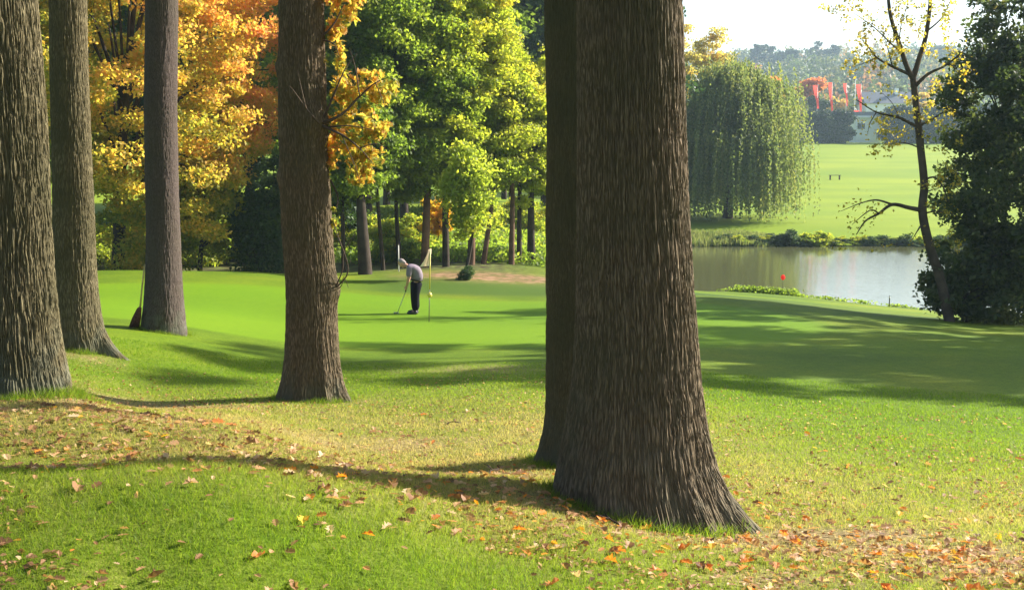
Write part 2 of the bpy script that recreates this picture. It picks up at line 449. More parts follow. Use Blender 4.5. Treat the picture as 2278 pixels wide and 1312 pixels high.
DIRT = [(250, 850, 11.0, 1.5, 1.0, 0.95), (140, 900, 7.6, .6, .3, .7), (330, 930, 6.9, .8, .3, .5), (700, 960, 9.2, 1.2, 0.35, 0.35), (1080, 1060, 7.6, 0.7, 0.4, 0.6), (1430, 1190, 6.1, 0.8, 0.3, 0.5),
                          (1860, 1190, 6.2, 0.7, 0.28, 0.8), (2200, 1260, 5.3, 0.9, 0.4, 0.45), (1060, 825, 16, 1.6, 1.0, 0.4), (160, 780, 14, 0.7, 0.5, 0.5), (700, 895, 12.3, .7, .4, .5), (60, 868, 7.9, .7, .35, .5), (2000, 1230, 5.7, 1.0, .35, .6), (1650, 1205, 6.0, .45, .3, .7), (1250, 1130, 6.2, .5, .25, .6), (1500, 1195, 6.0, .5, .2, .6), (1750, 1290, 5.0, .5, .25, .5), (900, 950, 9.5, 1.2, .5, .35)]
for (u, v, d, rx, ry, s) in DIRT:
    cx_, cy_ = gp(u, v, d); dirt = np.maximum(dirt, s * blob(gx, gy, cx_, cy_, rx, ry))
px, py = gp(1060, 606, 43)
path = np.clip(blob(gx, gy, px + 0.6, py - 0.2, 2.6, 1.9) * 2.0, 0, 1)
px2, py2 = gp(600, 590, 62)
fringe = np.clip((gy - 34.8) / 1.2, 0, 1) * np.clip((43.5 - gy) / 1.5, 0, 1) * np.clip((gx + 6) / 2, 0, 1) * np.clip((14 - gx) / 6, 0, 1) * 0.85  # darker longer grass behind the green, colour deepened in place of a shadow line
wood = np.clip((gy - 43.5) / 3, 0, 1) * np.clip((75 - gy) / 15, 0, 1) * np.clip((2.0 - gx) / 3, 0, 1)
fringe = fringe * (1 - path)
# the close-mown putting green and its collar
gcx, gcy = gp(760, 690, 27.5)
rg = np.sqrt(((gx - (-3.6)) / 11.5) ** 2 + ((gy - 26.6) / 7.6) ** 2) + 0.05 * (vnoise(gx * 0.15, gy * 0.15, 0, 9) - 0.5)
green = np.clip((1.0 - rg) * 14, 0, 1)
gV = np.stack([gx, gy, gz], -1).reshape(-1, 3)

m, t, out = newmat('grass_ground')
tc = N(t, 'ShaderNodeTexCoord')
def noise(scale, detail=4, vec=None):
    n = N(t, 'ShaderNodeTexNoise'); n.inputs['Scale'].default_value = scale; n.inputs['Detail'].default_value = detail
    t.links.new(vec if vec is not None else tc.outputs['Object'], n.inputs['Vector'])
    return n
n1 = noise(0.35, 5); n2 = noise(28, 6); n3 = noise(3.0, 5); n4 = noise(110, 3)
lawn = ramp(t, n1.outputs[0], [(0.3, (0.075, 0.138, 0.002)), (0.5, (0.104, 0.172, 0.003)), (0.7, (0.148, 0.196, 0.005))])
dryc = ramp(t, n2.outputs[0], [(0.28, (0.11, 0.115, 0.014)), (0.5, (0.21, 0.175, 0.05)), (0.72, (0.35, 0.26, 0.12))])
dirc = ramp(t, n2.outputs[0], [(0.3, (0.12, 0.075, 0.035)), (0.5, (0.24, 0.15, 0.08)), (0.7, (0.42, 0.30, 0.18))])
n5 = noise(7, 6)
nl = noise(0.07, 4)
lawnv = ramp(t, nl.outputs[0], [(0.35, (0.82, 0.9, 0.9)), (0.65, (1.15, 1.08, 1.0))])
fine0 = ramp(t, n2.outputs[0], [(0.3, (0.75, 0.77, 0.7)), (0.7, (1.2, 1.17, 1.2))])
fine1 = ramp(t, n5.outputs[0], [(0.32, (0.84, 0.88, 0.8)), (0.68, (1.14, 1.08, 1.2))])
def attr(nm):
    a = N(t, 'ShaderNodeAttribute', attribute_name=nm); return a.outputs['Fac']
def mix(f, a, b, bt='MIX'):
    x = N(t, 'ShaderNodeMixRGB', blend_type=bt)
    if isinstance(f, float): x.inputs[0].default_value = f
    else: t.links.new(f, x.inputs[0])
    for i, s_ in ((1, a), (2, b)):
        if isinstance(s_, tuple): x.inputs[i].default_value = c4(s_)
        else: t.links.new(s_, x.inputs[i])
    return x.outputs[0]
def math2(op, a, b, clamp=True):
    x = N(t, 'ShaderNodeMath', operation=op); x.use_clamp = clamp
    for i, s_ in ((0, a), (1, b)):
        if isinstance(s_, (int, float)): x.inputs[i].default_value = s_
        else: t.links.new(s_, x.inputs[i])
    return x.outputs[0]
# mowing stripes on the far fairway: real bands of bent grass
mpn = N(t, 'ShaderNodeMapping'); mpn.inputs['Scale'].default_value = (0.012, 0.16, 0.0); mpn.inputs['Rotation'].default_value = (0, 0, 0.12)
t.links.new(tc.outputs['Object'], mpn.inputs[0])
ns = noise(1.0, 2, mpn.outputs[0])
strp = ramp(t, ns.outputs[0], [(0.38, (0.82, 0.84, 0.9)), (0.62, (1.15, 1.1, 1.0))])
base = mix(1.0, lawn.outputs[0], strp.outputs[0], 'MULTIPLY')
base = mix(1.0, base, fine0.outputs[0], 'MULTIPLY')
base = mix(1.0, base, fine1.outputs[0], 'MULTIPLY')
base = mix(attr('far'), base, mix(1.0, (0.175, 0.245, 0.005), mix(1.0, mix(0.4, (1.0, 1.0, 1.0), strp.outputs[0]), lawnv.outputs[0], 'MULTIPLY'), 'MULTIPLY'))
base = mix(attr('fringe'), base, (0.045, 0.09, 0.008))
gcol = mix(attr('green'), base, mix(1.0, (0.117, 0.215, 0.002), mix(1.0, mix(0.5, strp.outputs[0], fine1.outputs[0]), lawnv.outputs[0], 'MULTIPLY'), 'MULTIPLY'))
k1 = math2('ADD', attr('dry'), math2('MULTIPLY', math2('SUBTRACT', n3.outputs[0], 0.5, False), 0.9, False))
k1 = math2('MULTIPLY', k1, math2('MULTIPLY', attr('dry'), 3.0))
gcol = mix(k1, gcol, dryc.outputs[0])
k2 = math2('ADD', attr('dirt'), math2('MULTIPLY', math2('SUBTRACT', n3.outputs[0], 0.5, False), 1.2, False))
k2 = math2('MULTIPLY', k2, math2('MULTIPLY', attr('dirt'), 2.5))
gcol = mix(k2, gcol, dirc.outputs[0])
pc = ramp(t, n3.outputs[0], [(0.38, (0.09, 0.10, 0.02)), (0.5, (0.21, 0.125, 0.065)), (0.66, (0.30, 0.185, 0.11))])
gcol = mix(attr('path'), gcol, pc.outputs[0])
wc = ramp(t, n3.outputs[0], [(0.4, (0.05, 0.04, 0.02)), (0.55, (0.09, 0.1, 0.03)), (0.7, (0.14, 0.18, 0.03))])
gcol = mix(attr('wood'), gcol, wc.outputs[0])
b = N(t, 'ShaderNodeBsdfPrincipled'); b.inputs['Roughness'].default_value = 0.8; b.inputs['Specular IOR Level'].default_value = 0.15
b.inputs['Sheen Weight'].default_value = 0.0; b.inputs['Sheen Roughness'].default_value = 0.5
b.inputs['Sheen Tint'].default_value = (0.5, 0.8, 0.1, 1)
t.links.new(gcol, b.inputs['Base Color'])
bp = N(t, 'ShaderNodeBump'); bp.inputs['Strength'].default_value = 0.6; bp.inputs['Distance'].default_value = 0.03
bh = math2('ADD', math2('MULTIPLY', n2.outputs[0], 0.6, False), math2('MULTIPLY', n4.outputs[0], 0.4, False), False)
t.links.new(bh, bp.inputs['Height']); t.links.new(bp.outputs[0], b.inputs['Normal'])
t.links.new(b.outputs[0], out.inputs[0])
M_ground = m
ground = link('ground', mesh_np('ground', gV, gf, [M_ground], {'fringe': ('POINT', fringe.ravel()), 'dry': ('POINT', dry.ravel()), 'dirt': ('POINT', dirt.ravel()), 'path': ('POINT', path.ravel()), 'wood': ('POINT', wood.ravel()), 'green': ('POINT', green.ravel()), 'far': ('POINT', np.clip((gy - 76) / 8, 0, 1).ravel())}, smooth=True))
tag(ground, kind='structure')

# pond
m, t, out = newmat('water')
b = N(t, 'ShaderNodeBsdfPrincipled'); b.inputs['Base Color'].default_value = (0.10, 0.105, 0.045, 1)
b.inputs['Roughness'].default_value = 0.06; b.inputs['IOR'].default_value = 1.6; b.inputs['Specular IOR Level'].default_value = 0.5
tc = N(t, 'ShaderNodeTexCoord')
mp = N(t, 'ShaderNodeMapping'); mp.inputs['Scale'].default_value = (0.8, 2.2, 1)
t.links.new(tc.outputs['Object'], mp.inputs[0])
n_ = N(t, 'ShaderNodeTexNoise'); n_.inputs['Scale'].default_value = 2.2; n_.inputs['Detail'].default_value = 5
t.links.new(mp.outputs[0], n_.inputs['Vector'])
bp = N(t, 'ShaderNodeBump'); bp.inputs['Strength'].default_value = 0.3; bp.inputs['Distance'].default_value = 0.03
t.links.new(n_.outputs[0], bp.inputs['Height']); t.links.new(bp.outputs[0], b.inputs['Normal'])
t.links.new(b.outputs[0], out.inputs[0])
wp = np.array([[8, 44, POND], [62, 44, POND], [62, 90, POND], [8, 90, POND]], float)
pond = link('pond_water', mesh_np('pond_water', wp, np.array([[0, 1, 2, 3]]), [m]))
tag(pond, kind='structure')

# ------------------------------------------------------------------ the big trunks
def crown_leaves(c0, rad, nclump, nleaf, rng, clump_r, shell=0.55, jitter=0.25):
    """clump centres in a lumpy ellipsoid, leaves around them"""
    d = rng.normal(size=(nclump, 3)); d /= np.linalg.norm(d, axis=1)[:, None]
    rr = shell + (1 - shell) * rng.random(nclump) ** 0.6
    lump = 1 + jitter * (vnoise(d[:, 0] * 2 + 5, d[:, 1] * 2 + 5, d[:, 2] * 2 + 5, int(rng.integers(1000))) - 0.5) * 2
    cc = np.asarray(c0) + d * (rr * lump)[:, None] * np.asarray(rad)
    cr = clump_r * (0.55 + 0.9 * rng.random(nclump))
    idx = rng.integers(0, nclump, nleaf)
    g = rng.normal(size=(nleaf, 3)); g /= np.linalg.norm(g, axis=1)[:, None] + 1e-9
    g *= (rng.random(nleaf) ** 0.5)[:, None]
    g[:, 2] *= 0.5
    C = cc[idx] + g * cr[idx][:, None] + rng.normal(size=(nleaf, 3)) * 0.05
    return cc, C, idx, d

def trunk_mesh(name, prof, d, mat, zbot, ztop, lobes, seed=0, na=300, nz=700, amp=0.014, roots=None, bumps=(), fl=0.22, kf=1.0):
    pts = []
    for v, ul, ur in prof:
        a, b_ = P(ul, v, d), P(ur, v, d)
        pts.append((a[2], (a[0] + b_[0]) / 2, abs(b_[0] - a[0]) / 2))
    pts = np.array(sorted(pts))
    z = np.concatenate([np.linspace(zbot, pts[-1, 0], int(nz * 0.8)), np.linspace(pts[-1, 0], ztop, int(nz * 0.2) + 1)[1:]])
    # smooth interpolation of profile
    def smooth_interp(zz, k):
        y = np.interp(zz, pts[:, 0], pts[:, k])
        return y
    cx = smooth_interp(z, 1); rd = smooth_interp(z, 2)
    ker = np.ones(41) / 41
    pad = lambda a: np.convolve(np.concatenate([np.full(20, a[0]), a, np.full(20, a[-1])]), ker, 'valid')
    cx, rd = pad(cx), pad(rd)
    top = pts[-1]
    slope = (pts[-1, 1] - pts[-2, 1]) / (pts[-1, 0] - pts[-2, 0]) * 0.7
    up = z > top[0]
    cx[up] += (z[up] - top[0]) * slope
    rd[up] = rd[up] * (1 - 0.35 * (z[up] - top[0]) / max(0.1, ztop - top[0]))
    th = np.linspace(0, 2 * math.pi, na, endpoint=False)
    TH_, Z_ = np.meshgrid(th, z)
    RD = rd[:, None] * np.ones_like(TH_)
    zb = pts[0, 0]
    # root flare lobes
    flare = np.exp(-np.clip(Z_ - zb, -1, 9) / fl)
    lob = 0
    for (a0, wd, s) in lobes:
        da = (TH_ - a0 + math.pi) % (2 * math.pi) - math.pi
        lob = lob + s * np.exp(-(da / wd) ** 2)
    RD = RD * (1 + flare * lob)
    # bark ridges: interlaced vertical cords
    rm = float(np.median(rd))
    cu = np.cos(TH_) * rm * 125 * kf; su = np.sin(TH_) * rm * 125 * kf
    wz = Z_ * 7.5 * kf
    w1 = 2.2 * (vnoise(cu * 0.22, su * 0.22, wz * 1.0, seed + 5) - 0.5)
    n1 = vnoise(cu + w1, su + w1, wz * 0.9, seed)
    n2 = vnoise(cu * 2.1 + w1, su * 2.1 - w1, wz * 2.1, seed + 1)
    rdg = 1 - np.abs(2 * n1 - 1) ** 0.8
    rdg2 = 1 - np.abs(2 * n2 - 1)
    ridge = np.clip(0.7 * (1 - rdg) * 1.4 + 0.35 * rdg2, 0, 1)
    big = vnoise(np.cos(TH_) * 2, np.sin(TH_) * 2, Z_ * 1.1, seed + 7) - 0.5
    RD = RD + amp * (ridge - 0.5) * 2 + big * 0.07 * rm
    for (bz, ba, bs, bw) in bumps:
        da = ((TH_ - ba + math.pi) % (2 * math.pi) - math.pi) * rm
        RD = RD + bs * np.exp(-(da / bw) ** 2 - ((Z_ - bz) / bw) ** 2)
    X = cx[:, None] + RD * np.cos(TH_); Y = d + RD * np.sin(TH_)
    V = np.stack([X, Y, Z_], -1).reshape(-1, 3)
    V -= np.array([pts[0, 1], d, pts[0, 0]])
    n, k = TH_.shape
    i = np.arange(n - 1)[:, None] * k; j = np.arange(k)[None, :]; jn = (j + 1) % k
    Fq = np.stack([i + j, i + jn, i + k + jn, i + k + j], -1).reshape(-1, 4)
    # uv per vertex; seam on the far side is hidden by starting the angle there
    U = ((TH_ - math.pi / 2 + 2 * math.pi) % (2 * math.pi)) * rm
    uv = np.stack([U, Z_], -1).reshape(-1, 2)
    me = mesh_np(name, V, Fq, [mat], {'ridge': ('POINT', ridge.ravel()), 'foot': ('POINT', np.clip(0.85 * np.exp(-np.clip(Z_ - zb, 0, 9) / 0.35), 0, 1).ravel())}, smooth=True, uv=uv)
    root = (float(pts[0, 1]), d, float(pts[0, 0]))
    topc = (float(cx[-1]), d, float(z[-1]), float(rd[-1]))
    return me, root, topc

def big_tree(prof, d, mat, label, lobes, seed, crown_mat, ztop=CZ + 6.5, **kw):
    zb = P(prof[-1][1], prof[-1][0], d)[2] - 0.9
    me, root, top = trunk_mesh('trunk', prof, d, mat, zb, ztop, lobes, seed, **kw)
    e = empty('oak_tree', root)
    tag(e, label, 'tree', 'big trunks on the leafy slope')
    link('trunk', me, e)
    # limbs and a high crown above the frame
    rng = np.random.default_rng(seed + 50)
    tp = np.array(top[:3]) - np.array(root)
    tb = Tubes()
    cc, C, idx, dd = crown_leaves(tp + np.array([0, 0, 5.0]), (4.2, 4.2, 5.0), 70, 15000, rng, 1.0)
    for k in range(0, 70, 3):
        mid = tp + (cc[k] - tp) * 0.45 + rng.normal(size=3) * 0.4; mid[2] += 0.3
        tb.add(curve_pts([tp - np.array([0, 0, 0.2]), mid, cc[k]], 4), np.linspace(top[3] * 0.5, 0.02, 9), 6)
    tb.add(curve_pts([tp - np.array([0, 0, 0.1]), tp + np.array([0.1, 0.1, 3]), tp + np.array([0, 0, 8])], 4), np.linspace(top[3] * 0.97, 0.05, 9), 10)
    link('limbs', tb.mesh('limbs', M_wood), e)
    tint = np.clip(rng.random(70)[idx] * 0.6 + rng.random(15000) * 0.4, 0, 1)
    link('crown', leaves('crown', C, 0.2, tint, [crown_mat], T_RHOMB, seed), e)
    return e, np.array(root)

HP = math.pi
T6, r6 = big_tree([(0, 1283, 1513), (250, 1284, 1520), (500, 1285, 1529), (700, 1284, 1543), (850, 1276, 1553), (950, 1262, 1566), (1020, 1248, 1580), (1080, 1236, 1600), (1130, 1228, 1628), (1175, 1218, 1648), (1215, 1205, 1662)],
             6.6, M_bark_oak, 'largest and nearest deeply furrowed brown trunk with roots spreading over orange leaves', [(HP * 1.88, 0.2, 0.5), (HP * 1.70, 0.14, 0.22), (HP * 1.52, 0.12, 0.14), (HP * 1.34, 0.14, 0.18), (HP * 1.1, 0.2, 0.2), (0.3, 0.4, 0.1)], 11, M_yel, na=1500, nz=1000, amp=0.0085, fl=0.28)
T5, r5 = big_tree([(0, 1214, 1392), (400, 1216, 1396), (800, 1219, 1402), (930, 1216, 1408), (985, 1205, 1420), (1030, 1190, 1436), (1060, 1180, 1450)],
             8.4, M_bark_moss2, 'mossy trunk mostly hidden behind the left side of the largest trunk', [(HP * 1.05, 0.3, 0.12), (HP * 1.5, 0.3, 0.1)], 22, M_yel, na=400, nz=700, amp=0.008)
T4, r4 = big_tree([(0, 622, 718), (150, 620, 722), (280, 622, 728), (400, 625, 733), (500, 628, 738), (620, 635, 744), (700, 637, 748), (800, 636, 755), (850, 630, 764), (885, 623, 773), (905, 618, 780)],
             12.5, M_bark_oak, 'trunk standing alone with orange leafy sprouts on its right side and a knot halfway', [(HP * 1.88, 0.22, 0.34), (HP * 1.68, 0.15, 0.2), (HP * 1.45, 0.15, 0.16), (HP * 1.15, 0.25, 0.22)], 33, M_maple, na=640, nz=900, amp=0.0085,
             fl=0.3, bumps=[(P(745, 645, 12.5)[2], -0.25, 0.06, 0.12), (P(745, 615, 12.5)[2], -0.35, 0.03, 0.1), (P(700, 270, 12.5)[2], -0.8, 0.09, 0.16), (P(625, 395, 12.5)[2], HP, 0.04, 0.1), (P(625, 150, 12.5)[2], HP, 0.04, 0.1)])
T3, r3 = big_tree([(0, 325, 395), (250, 322, 392), (400, 325, 395), (500, 328, 398), (600, 326, 402), (680, 322, 407), (715, 318, 411), (738, 314, 415)],
             17.8, M_bark_smooth, 'slender smooth grey-brown trunk with the broom leaning beside it', [(HP * 1.9, 0.3, 0.1), (HP * 1.2, 0.3, 0.08)], 44, M_yel, na=220, nz=500, amp=0.006, kf=1.3)
T2, r2 = big_tree([(0, 112, 190), (200, 115, 196), (400, 120, 203), (600, 122, 212), (680, 121, 219), (730, 120, 228), (765, 122, 236), (785, 123, 240)],
             14.5, M_bark_oak_mossy, 'second trunk from the left edge with one long root running out to the right', [(HP * 1.93, 0.22, 0.75), (HP * 1.5, 0.25, 0.12), (HP * 1.05, 0.3, 0.1)], 55, M_yel, na=420, nz=600, amp=0.008)
T1, r1 = big_tree([(0, -110, 76), (250, -98, 95), (450, -90, 104), (600, -85, 112), (750, -80, 126), (820, -82, 138), (868, -88, 150)],
             7.8, M_bark_oak_mossy, 'thick deeply furrowed olive trunk cut off by the left edge', [(HP * 1.9, 0.3, 0.1), (HP * 1.6, 0.3, 0.08)], 66, M_maple, na=900, nz=900, amp=0.010)

# leafy sprouts on the fourth trunk
rng = np.random.default_rng(7)
def sprouts(parent, root, clumps, twigs, d, mat, seed, size, per):
    rng = np.random.default_rng(seed)
    C = []; tb = Tubes()
    for (u, v, ru, rv, n) in clumps:
        q = P(u, v, d)
        k = int(n * per)
        s = d / F
        tf = rng.normal(size=(max(3, k // 9), 3)) * 0.55
        g = tf[rng.integers(0, len(tf), k)] + rng.normal(size=(k, 3)) * 0.16
        C.append(q + g * np.array([ru * s, min(ru, rv) * s * 1.0, rv * s]))
    for tw in twigs:
        pts = [P(u, v, d - dd) for (u, v, dd) in tw[1:]]
        cp = curve_pts(pts, 4)
        tb.add(cp - root, np.linspace(tw[0], 0.0025, len(cp)), 5)
    C = np.concatenate(C)
    x = (C[:, 0] - C[:, 0].min()) / (np.ptp(C[:, 0]) + 1e-6)
    tint = np.clip(0.12 + 0.5 * rng.random(len(C)) + 0.35 * vnoise(C[:, 0] * 3, C[:, 2] * 3, 0, seed), 0, 1)
    a = link('sprout_twigs', tb.mesh('sprout_twigs', M_wood), parent)
    b_ = link('sprout_leaves', leaves('sprout_leaves', C - root, size * (0.7 + 0.6 * rng.random(len(C))), tint, [mat], T_OAK, seed, up=0.1), parent)
M_sprout = leaf_mat('sprout_leaf', [(0.0, (0.10, 0.13, 0.03)), (0.4, (0.25, 0.23, 0.05)), (0.62, (0.44, 0.27, 0.06)), (0.85, (0.45, 0.17, 0.06)), (1.0, (0.4, 0.25, 0.16))])
sprouts(T4, r4, [(775, 205, 38, 50, 1.2), (840, 200, 36, 34, 1.0), (760, 270, 26, 34, .5), (825, 265, 30, 36, .55), (775, 330, 38, 32, .9), (815, 345, 30, 45, .8), (840, 300, 22, 25, .4), (800, 395, 24, 22, .45),
                 (735, 345, 20, 40, .4), (765, 15, 40, 35, .9), (750, 70, 26, 36, .5), (755, 130, 18, 40, .35), (700, 255, 28, 16, .35), (670, 258, 30, 14, .25), (650, 285, 10, 8, .08), (705, 290, 22, 22, .3), (742, 486, 7, 14, .12)],
        [(0.02, (715, 275, .22), (760, 255, .3), (800, 215, .3), (835, 185, .3), (872, 170, .3)), (0.018, (715, 280, .22), (760, 300, .35), (800, 330, .4), (830, 365, .4)), (0.015, (718, 270, .2), (745, 205, .3), (770, 150, .3), (795, 120, .3)),
         (0.012, (710, 275, .3), (680, 240, .4), (655, 205, .45), (642, 190, .45)), (0.010, (680, 240, .4), (672, 205, .45), (662, 160, .45)), (0.012, (720, 285, .22), (775, 280, .3), (835, 290, .3)), (0.008, (800, 215, .3), (790, 150, .3), (778, 110, .3)),
         (0.012, (735, 400, .1), (752, 440, .1), (742, 480, .1)), (0.01, (748, 640, .1), (775, 600, .15), (750, 520, .2), (742, 492, .2)), (0.009, (746, 640, .1), (762, 600, .15), (765, 560, .15), (790, 520, .2)),
         (0.015, (720, 80, .1), (745, 50, .2), (765, 10, .3)), (0.01, (720, 90, .1), (745, 100, .2), (755, 130, .3)), (0.008, (800, 330, .4), (835, 320, .4), (858, 330, .4)), (0.006, (760, 300, .35), (790, 370, .4), (800, 405, .4)), (0.006, (835, 185, .3), (850, 220, .3), (862, 260, .3)),
         (0.007, (748, 645, .05), (760, 635, .12), (765, 615, .15), (775, 640, .15))],
        12.5, M_sprout, 71, 0.075, 300)

# ------------------------------------------------------------------ background trees
def crown_tree(name, base, ctr, rad, trunk_r, nclump, nleaf, lsize, mleaf, mbark, seed, clump_r=0.8, shell=0.55, tintf=None, nlimb=14, tmpl=T_RHOMB, lean=0.0, jitter=0.25, trunk_top=None, extra=()):
    """base: world point; ctr: crown centre relative to base; rad: half sizes"""
    rng = np.random.default_rng(seed)
    e = empty(name, tuple(base))
    ctr = np.asarray(ctr, float)
    cc, C, idx, dd = crown_leaves(ctr, rad, nclump, nleaf, rng, clump_r, shell, jitter)
    Cs = [C]; idxs = [idx]
    tb = Tubes()
    tt = ctr + np.array([0, 0, rad[2] * 0.55]) if trunk_top is None else np.asarray(trunk_top, float)
    mid = tt * np.array([0.5, 0.5, 0.5]) + np.array([rng.normal() * 0.12, rng.normal() * 0.12, 0])
    tp = curve_pts([np.array([0, 0, -0.6]), np.array([0, 0, 0.15]), mid, tt], 6)
    trd = trunk_r * (1 - 0.82 * np.clip(tp[:, 2] / tt[2], 0, 1)) ; trd[0:4] *= 1.25
    tb.add(tp, trd, 9)
    low = ctr[2] - rad[2] * 0.9
    for k in range(nlimb):
        q = cc[(k * 7) % nclump]
        hz = np.clip(low + (q[2] - low) * 0.45, low * 0.9, tt[2] * 0.92)
        i0 = int(np.argmin(np.abs(tp[:, 2] - hz)))
        s = tp[i0]
        m_ = s + (q - s) * 0.5; m_[2] += 0.18 * np.linalg.norm(q - s) * (1 if q[2] > s[2] else -0.1)
        cp = curve_pts([s, m_ + rng.normal(size=3) * 0.15, q], 4)
        tb.add(cp, np.linspace(trd[i0] * 0.5, 0.015, len(cp)), 5)
    link('trunk', tb.mesh('trunk', mbark), e)
    C = np.concatenate(Cs)
    if tintf is not None: tint = tintf(C - ctr, idx, rng)
    else: tint = rng.random(nclump)[idx] * 0.55 + rng.random(len(C)) * 0.45
    link('crown', leaves('crown', C, lsize * (0.7 + 0.6 * rng.random(len(C))), np.clip(tint, 0, 1), [mleaf], tmpl, seed), e)
    return e

def px_tree(name, u, d, vtop, vbot, hw, trunk_px, label, cat='tree', group=None, cu=None, depth=None, **kw):
    """place a tree from its outline in pixels"""
    b_ = ground_at(u, d)
    top = P(cu or u, vtop, d); bot = P(cu or u, vbot, d)
    rz = (top[2] - bot[2]) / 2
    ctr = np.array([top[0] - b_[0], 0, (top[2] + bot[2]) / 2 - b_[2]])
    rx = hw * d / F
    e = crown_tree(name, b_, ctr, (rx, depth or rx, rz), trunk_px * d / F / 2, **kw)
    tag(e, label, cat, group)
    return e

# orange maple
def maple_tint(rel, idx, rng):
    x = rel[:, 0] / 5.4; z = rel[:, 2] / 8
    cl = rng.random(600)[idx]
    return 0.38 + 0.26 * x + 0.17 * z + 0.28 * (cl - 0.5) + 0.42 * (rng.random(len(rel)) - 0.5)
px_tree('maple_tree', 263, 42, -330, 545, 300, 30, 'large maple with orange and yellow leaves behind the trunks on the left', cu=305, nclump=430, nleaf=135000, lsize=0.15, mleaf=M_maple, mbark=M_wood_dark, seed=5, clump_r=0.75, shell=0.5, tintf=maple_tint, nlimb=34)
px_tree('maple_tree', 445, 44, 330, 575, 70, 12, 'small yellow-green tree under the right side of the orange maple', nclump=40, nleaf=9000, lsize=0.17, mleaf=M_maple, mbark=M_wood_dark, seed=6, clump_r=0.6, tintf=lambda r, i, g: 0.02 + 0.3 * g.random(len(r)))
px_tree('maple_tree', -60, 43, -200, 560, 170, 24, 'yellow-green tree between the first two trunks on the left', nclump=80, nleaf=28000, lsize=0.19, mleaf=M_maple, mbark=M_wood_dark, seed=8, clump_r=1.0, tintf=lambda r, i, g: 0.1 + 0.35 * g.random(len(r)))

# the grove behind the green: trunks at their places
def gt(lo, hi, yellow=0.0):
    def f(rel, idx, rng):
        cl = rng.random(600)[idx]
        hz = np.clip(rel[:, 2] / 7, -1, 1)
        return 0.06 + lo + (hi - lo) * (0.55 * cl + 0.45 * rng.random(len(rel))) + yellow * hz
    return f
G = 'trees of the grove behind the green'
grove = [
 # u, d, vtop, vbot, hw, trunkpx, material, bark, tint range, label, cu
 (765, 45, -140, 450, 95, 11, M_green, M_wood_dark, (0.0, 0.45, 0.1), 'thin dark tree just right of the lone trunk, in the grove', 735),
 (812, 43.5, 200, 455, 80, 33, M_green, M_wood_dark, (0.0, 0.5, 0.05), 'widest dark trunk of the grove, left of the golfer', 800),
 (852, 45.5, -220, 440, 95, 10, M_green, M_wood_dark, (0.1, 0.7, 0.15), 'slim tree of the grove just left of the golfer', 850),
 (888, 47.5, 150, 440, 70, 12, M_green, M_wood_dark, (0.05, 0.6, 0.1), 'grove tree rising right behind the golfer\'s head', 890),
 (945, 46.5, -130, 430, 92, 20, M_green, M_pine, (0.1, 0.75, 0.2), 'grove tree with reddish trunk behind the white flag', 945),
 (992, 46.8, -40, 420, 88, 17, M_yel, M_wood_dark, (0.1, 0.7, 0.15), 'grove tree with dark straight trunk right of the white flag', 985),
 (1036, 41, 330, 525, 34, 9, M_green, M_wood_dark, (0.3, 0.8, 0.0), 'smallest thin tree on the brown path in front of the grove', 1036),
 (1048, 48, -150, 420, 95, 18, M_yel, M_pine, (0.1, 0.8, 0.25), 'tall yellow-topped grove tree above the brown path', 1040),
 (1077, 48.5, 150, 425, 78, 13, M_yel, M_pine, (0.05, 0.65, 0.15), 'grove tree with narrow sunlit reddish trunk', 1095),
 (1138, 49, 60, 435, 72, 14, M_yel, M_pine, (0.1, 0.8, 0.25), 'left one of two close trunks near the largest trunk', 1125),
 (1155, 50, 140, 435, 80, 13, M_yel, M_wood_dark, (0.15, 0.75, 0.2), 'right one of two close trunks near the largest trunk', 1165),
 (1182, 50.5, 190, 435, 70, 20, M_green, M_wood_dark, (0.2, 0.95, 0.1), 'ivy-clad dark tree nearest the left side of the largest trunk', 1200),
 (1230, 52, 100, 500, 90, 20, M_yel, M_wood_dark, (0.1, 0.7, 0.2), 'grove tree hidden behind the two nearest trunks', 1260),
 (700, 56, -200, 520, 110, 20, M_green, M_wood_dark, (0.0, 0.5, 0.1), 'grove tree hidden behind the lone trunk', 690),
]
for k, (u, d, vt, vb, hw, tp_, ml, mb, tr, lab, cu) in enumerate(grove):
    px_tree('grove_tree', u, d, vt, vb, hw, tp_, lab, group=G, cu=cu, nclump=max(50, int(hw * (vb - vt) / 230)), nleaf=int(hw * (vb - vt) * 1.1), lsize=0.152, mleaf=ml, mbark=mb, seed=100 + k,
            clump_r=0.62, shell=0.5, tintf=gt(*tr), nlimb=16)
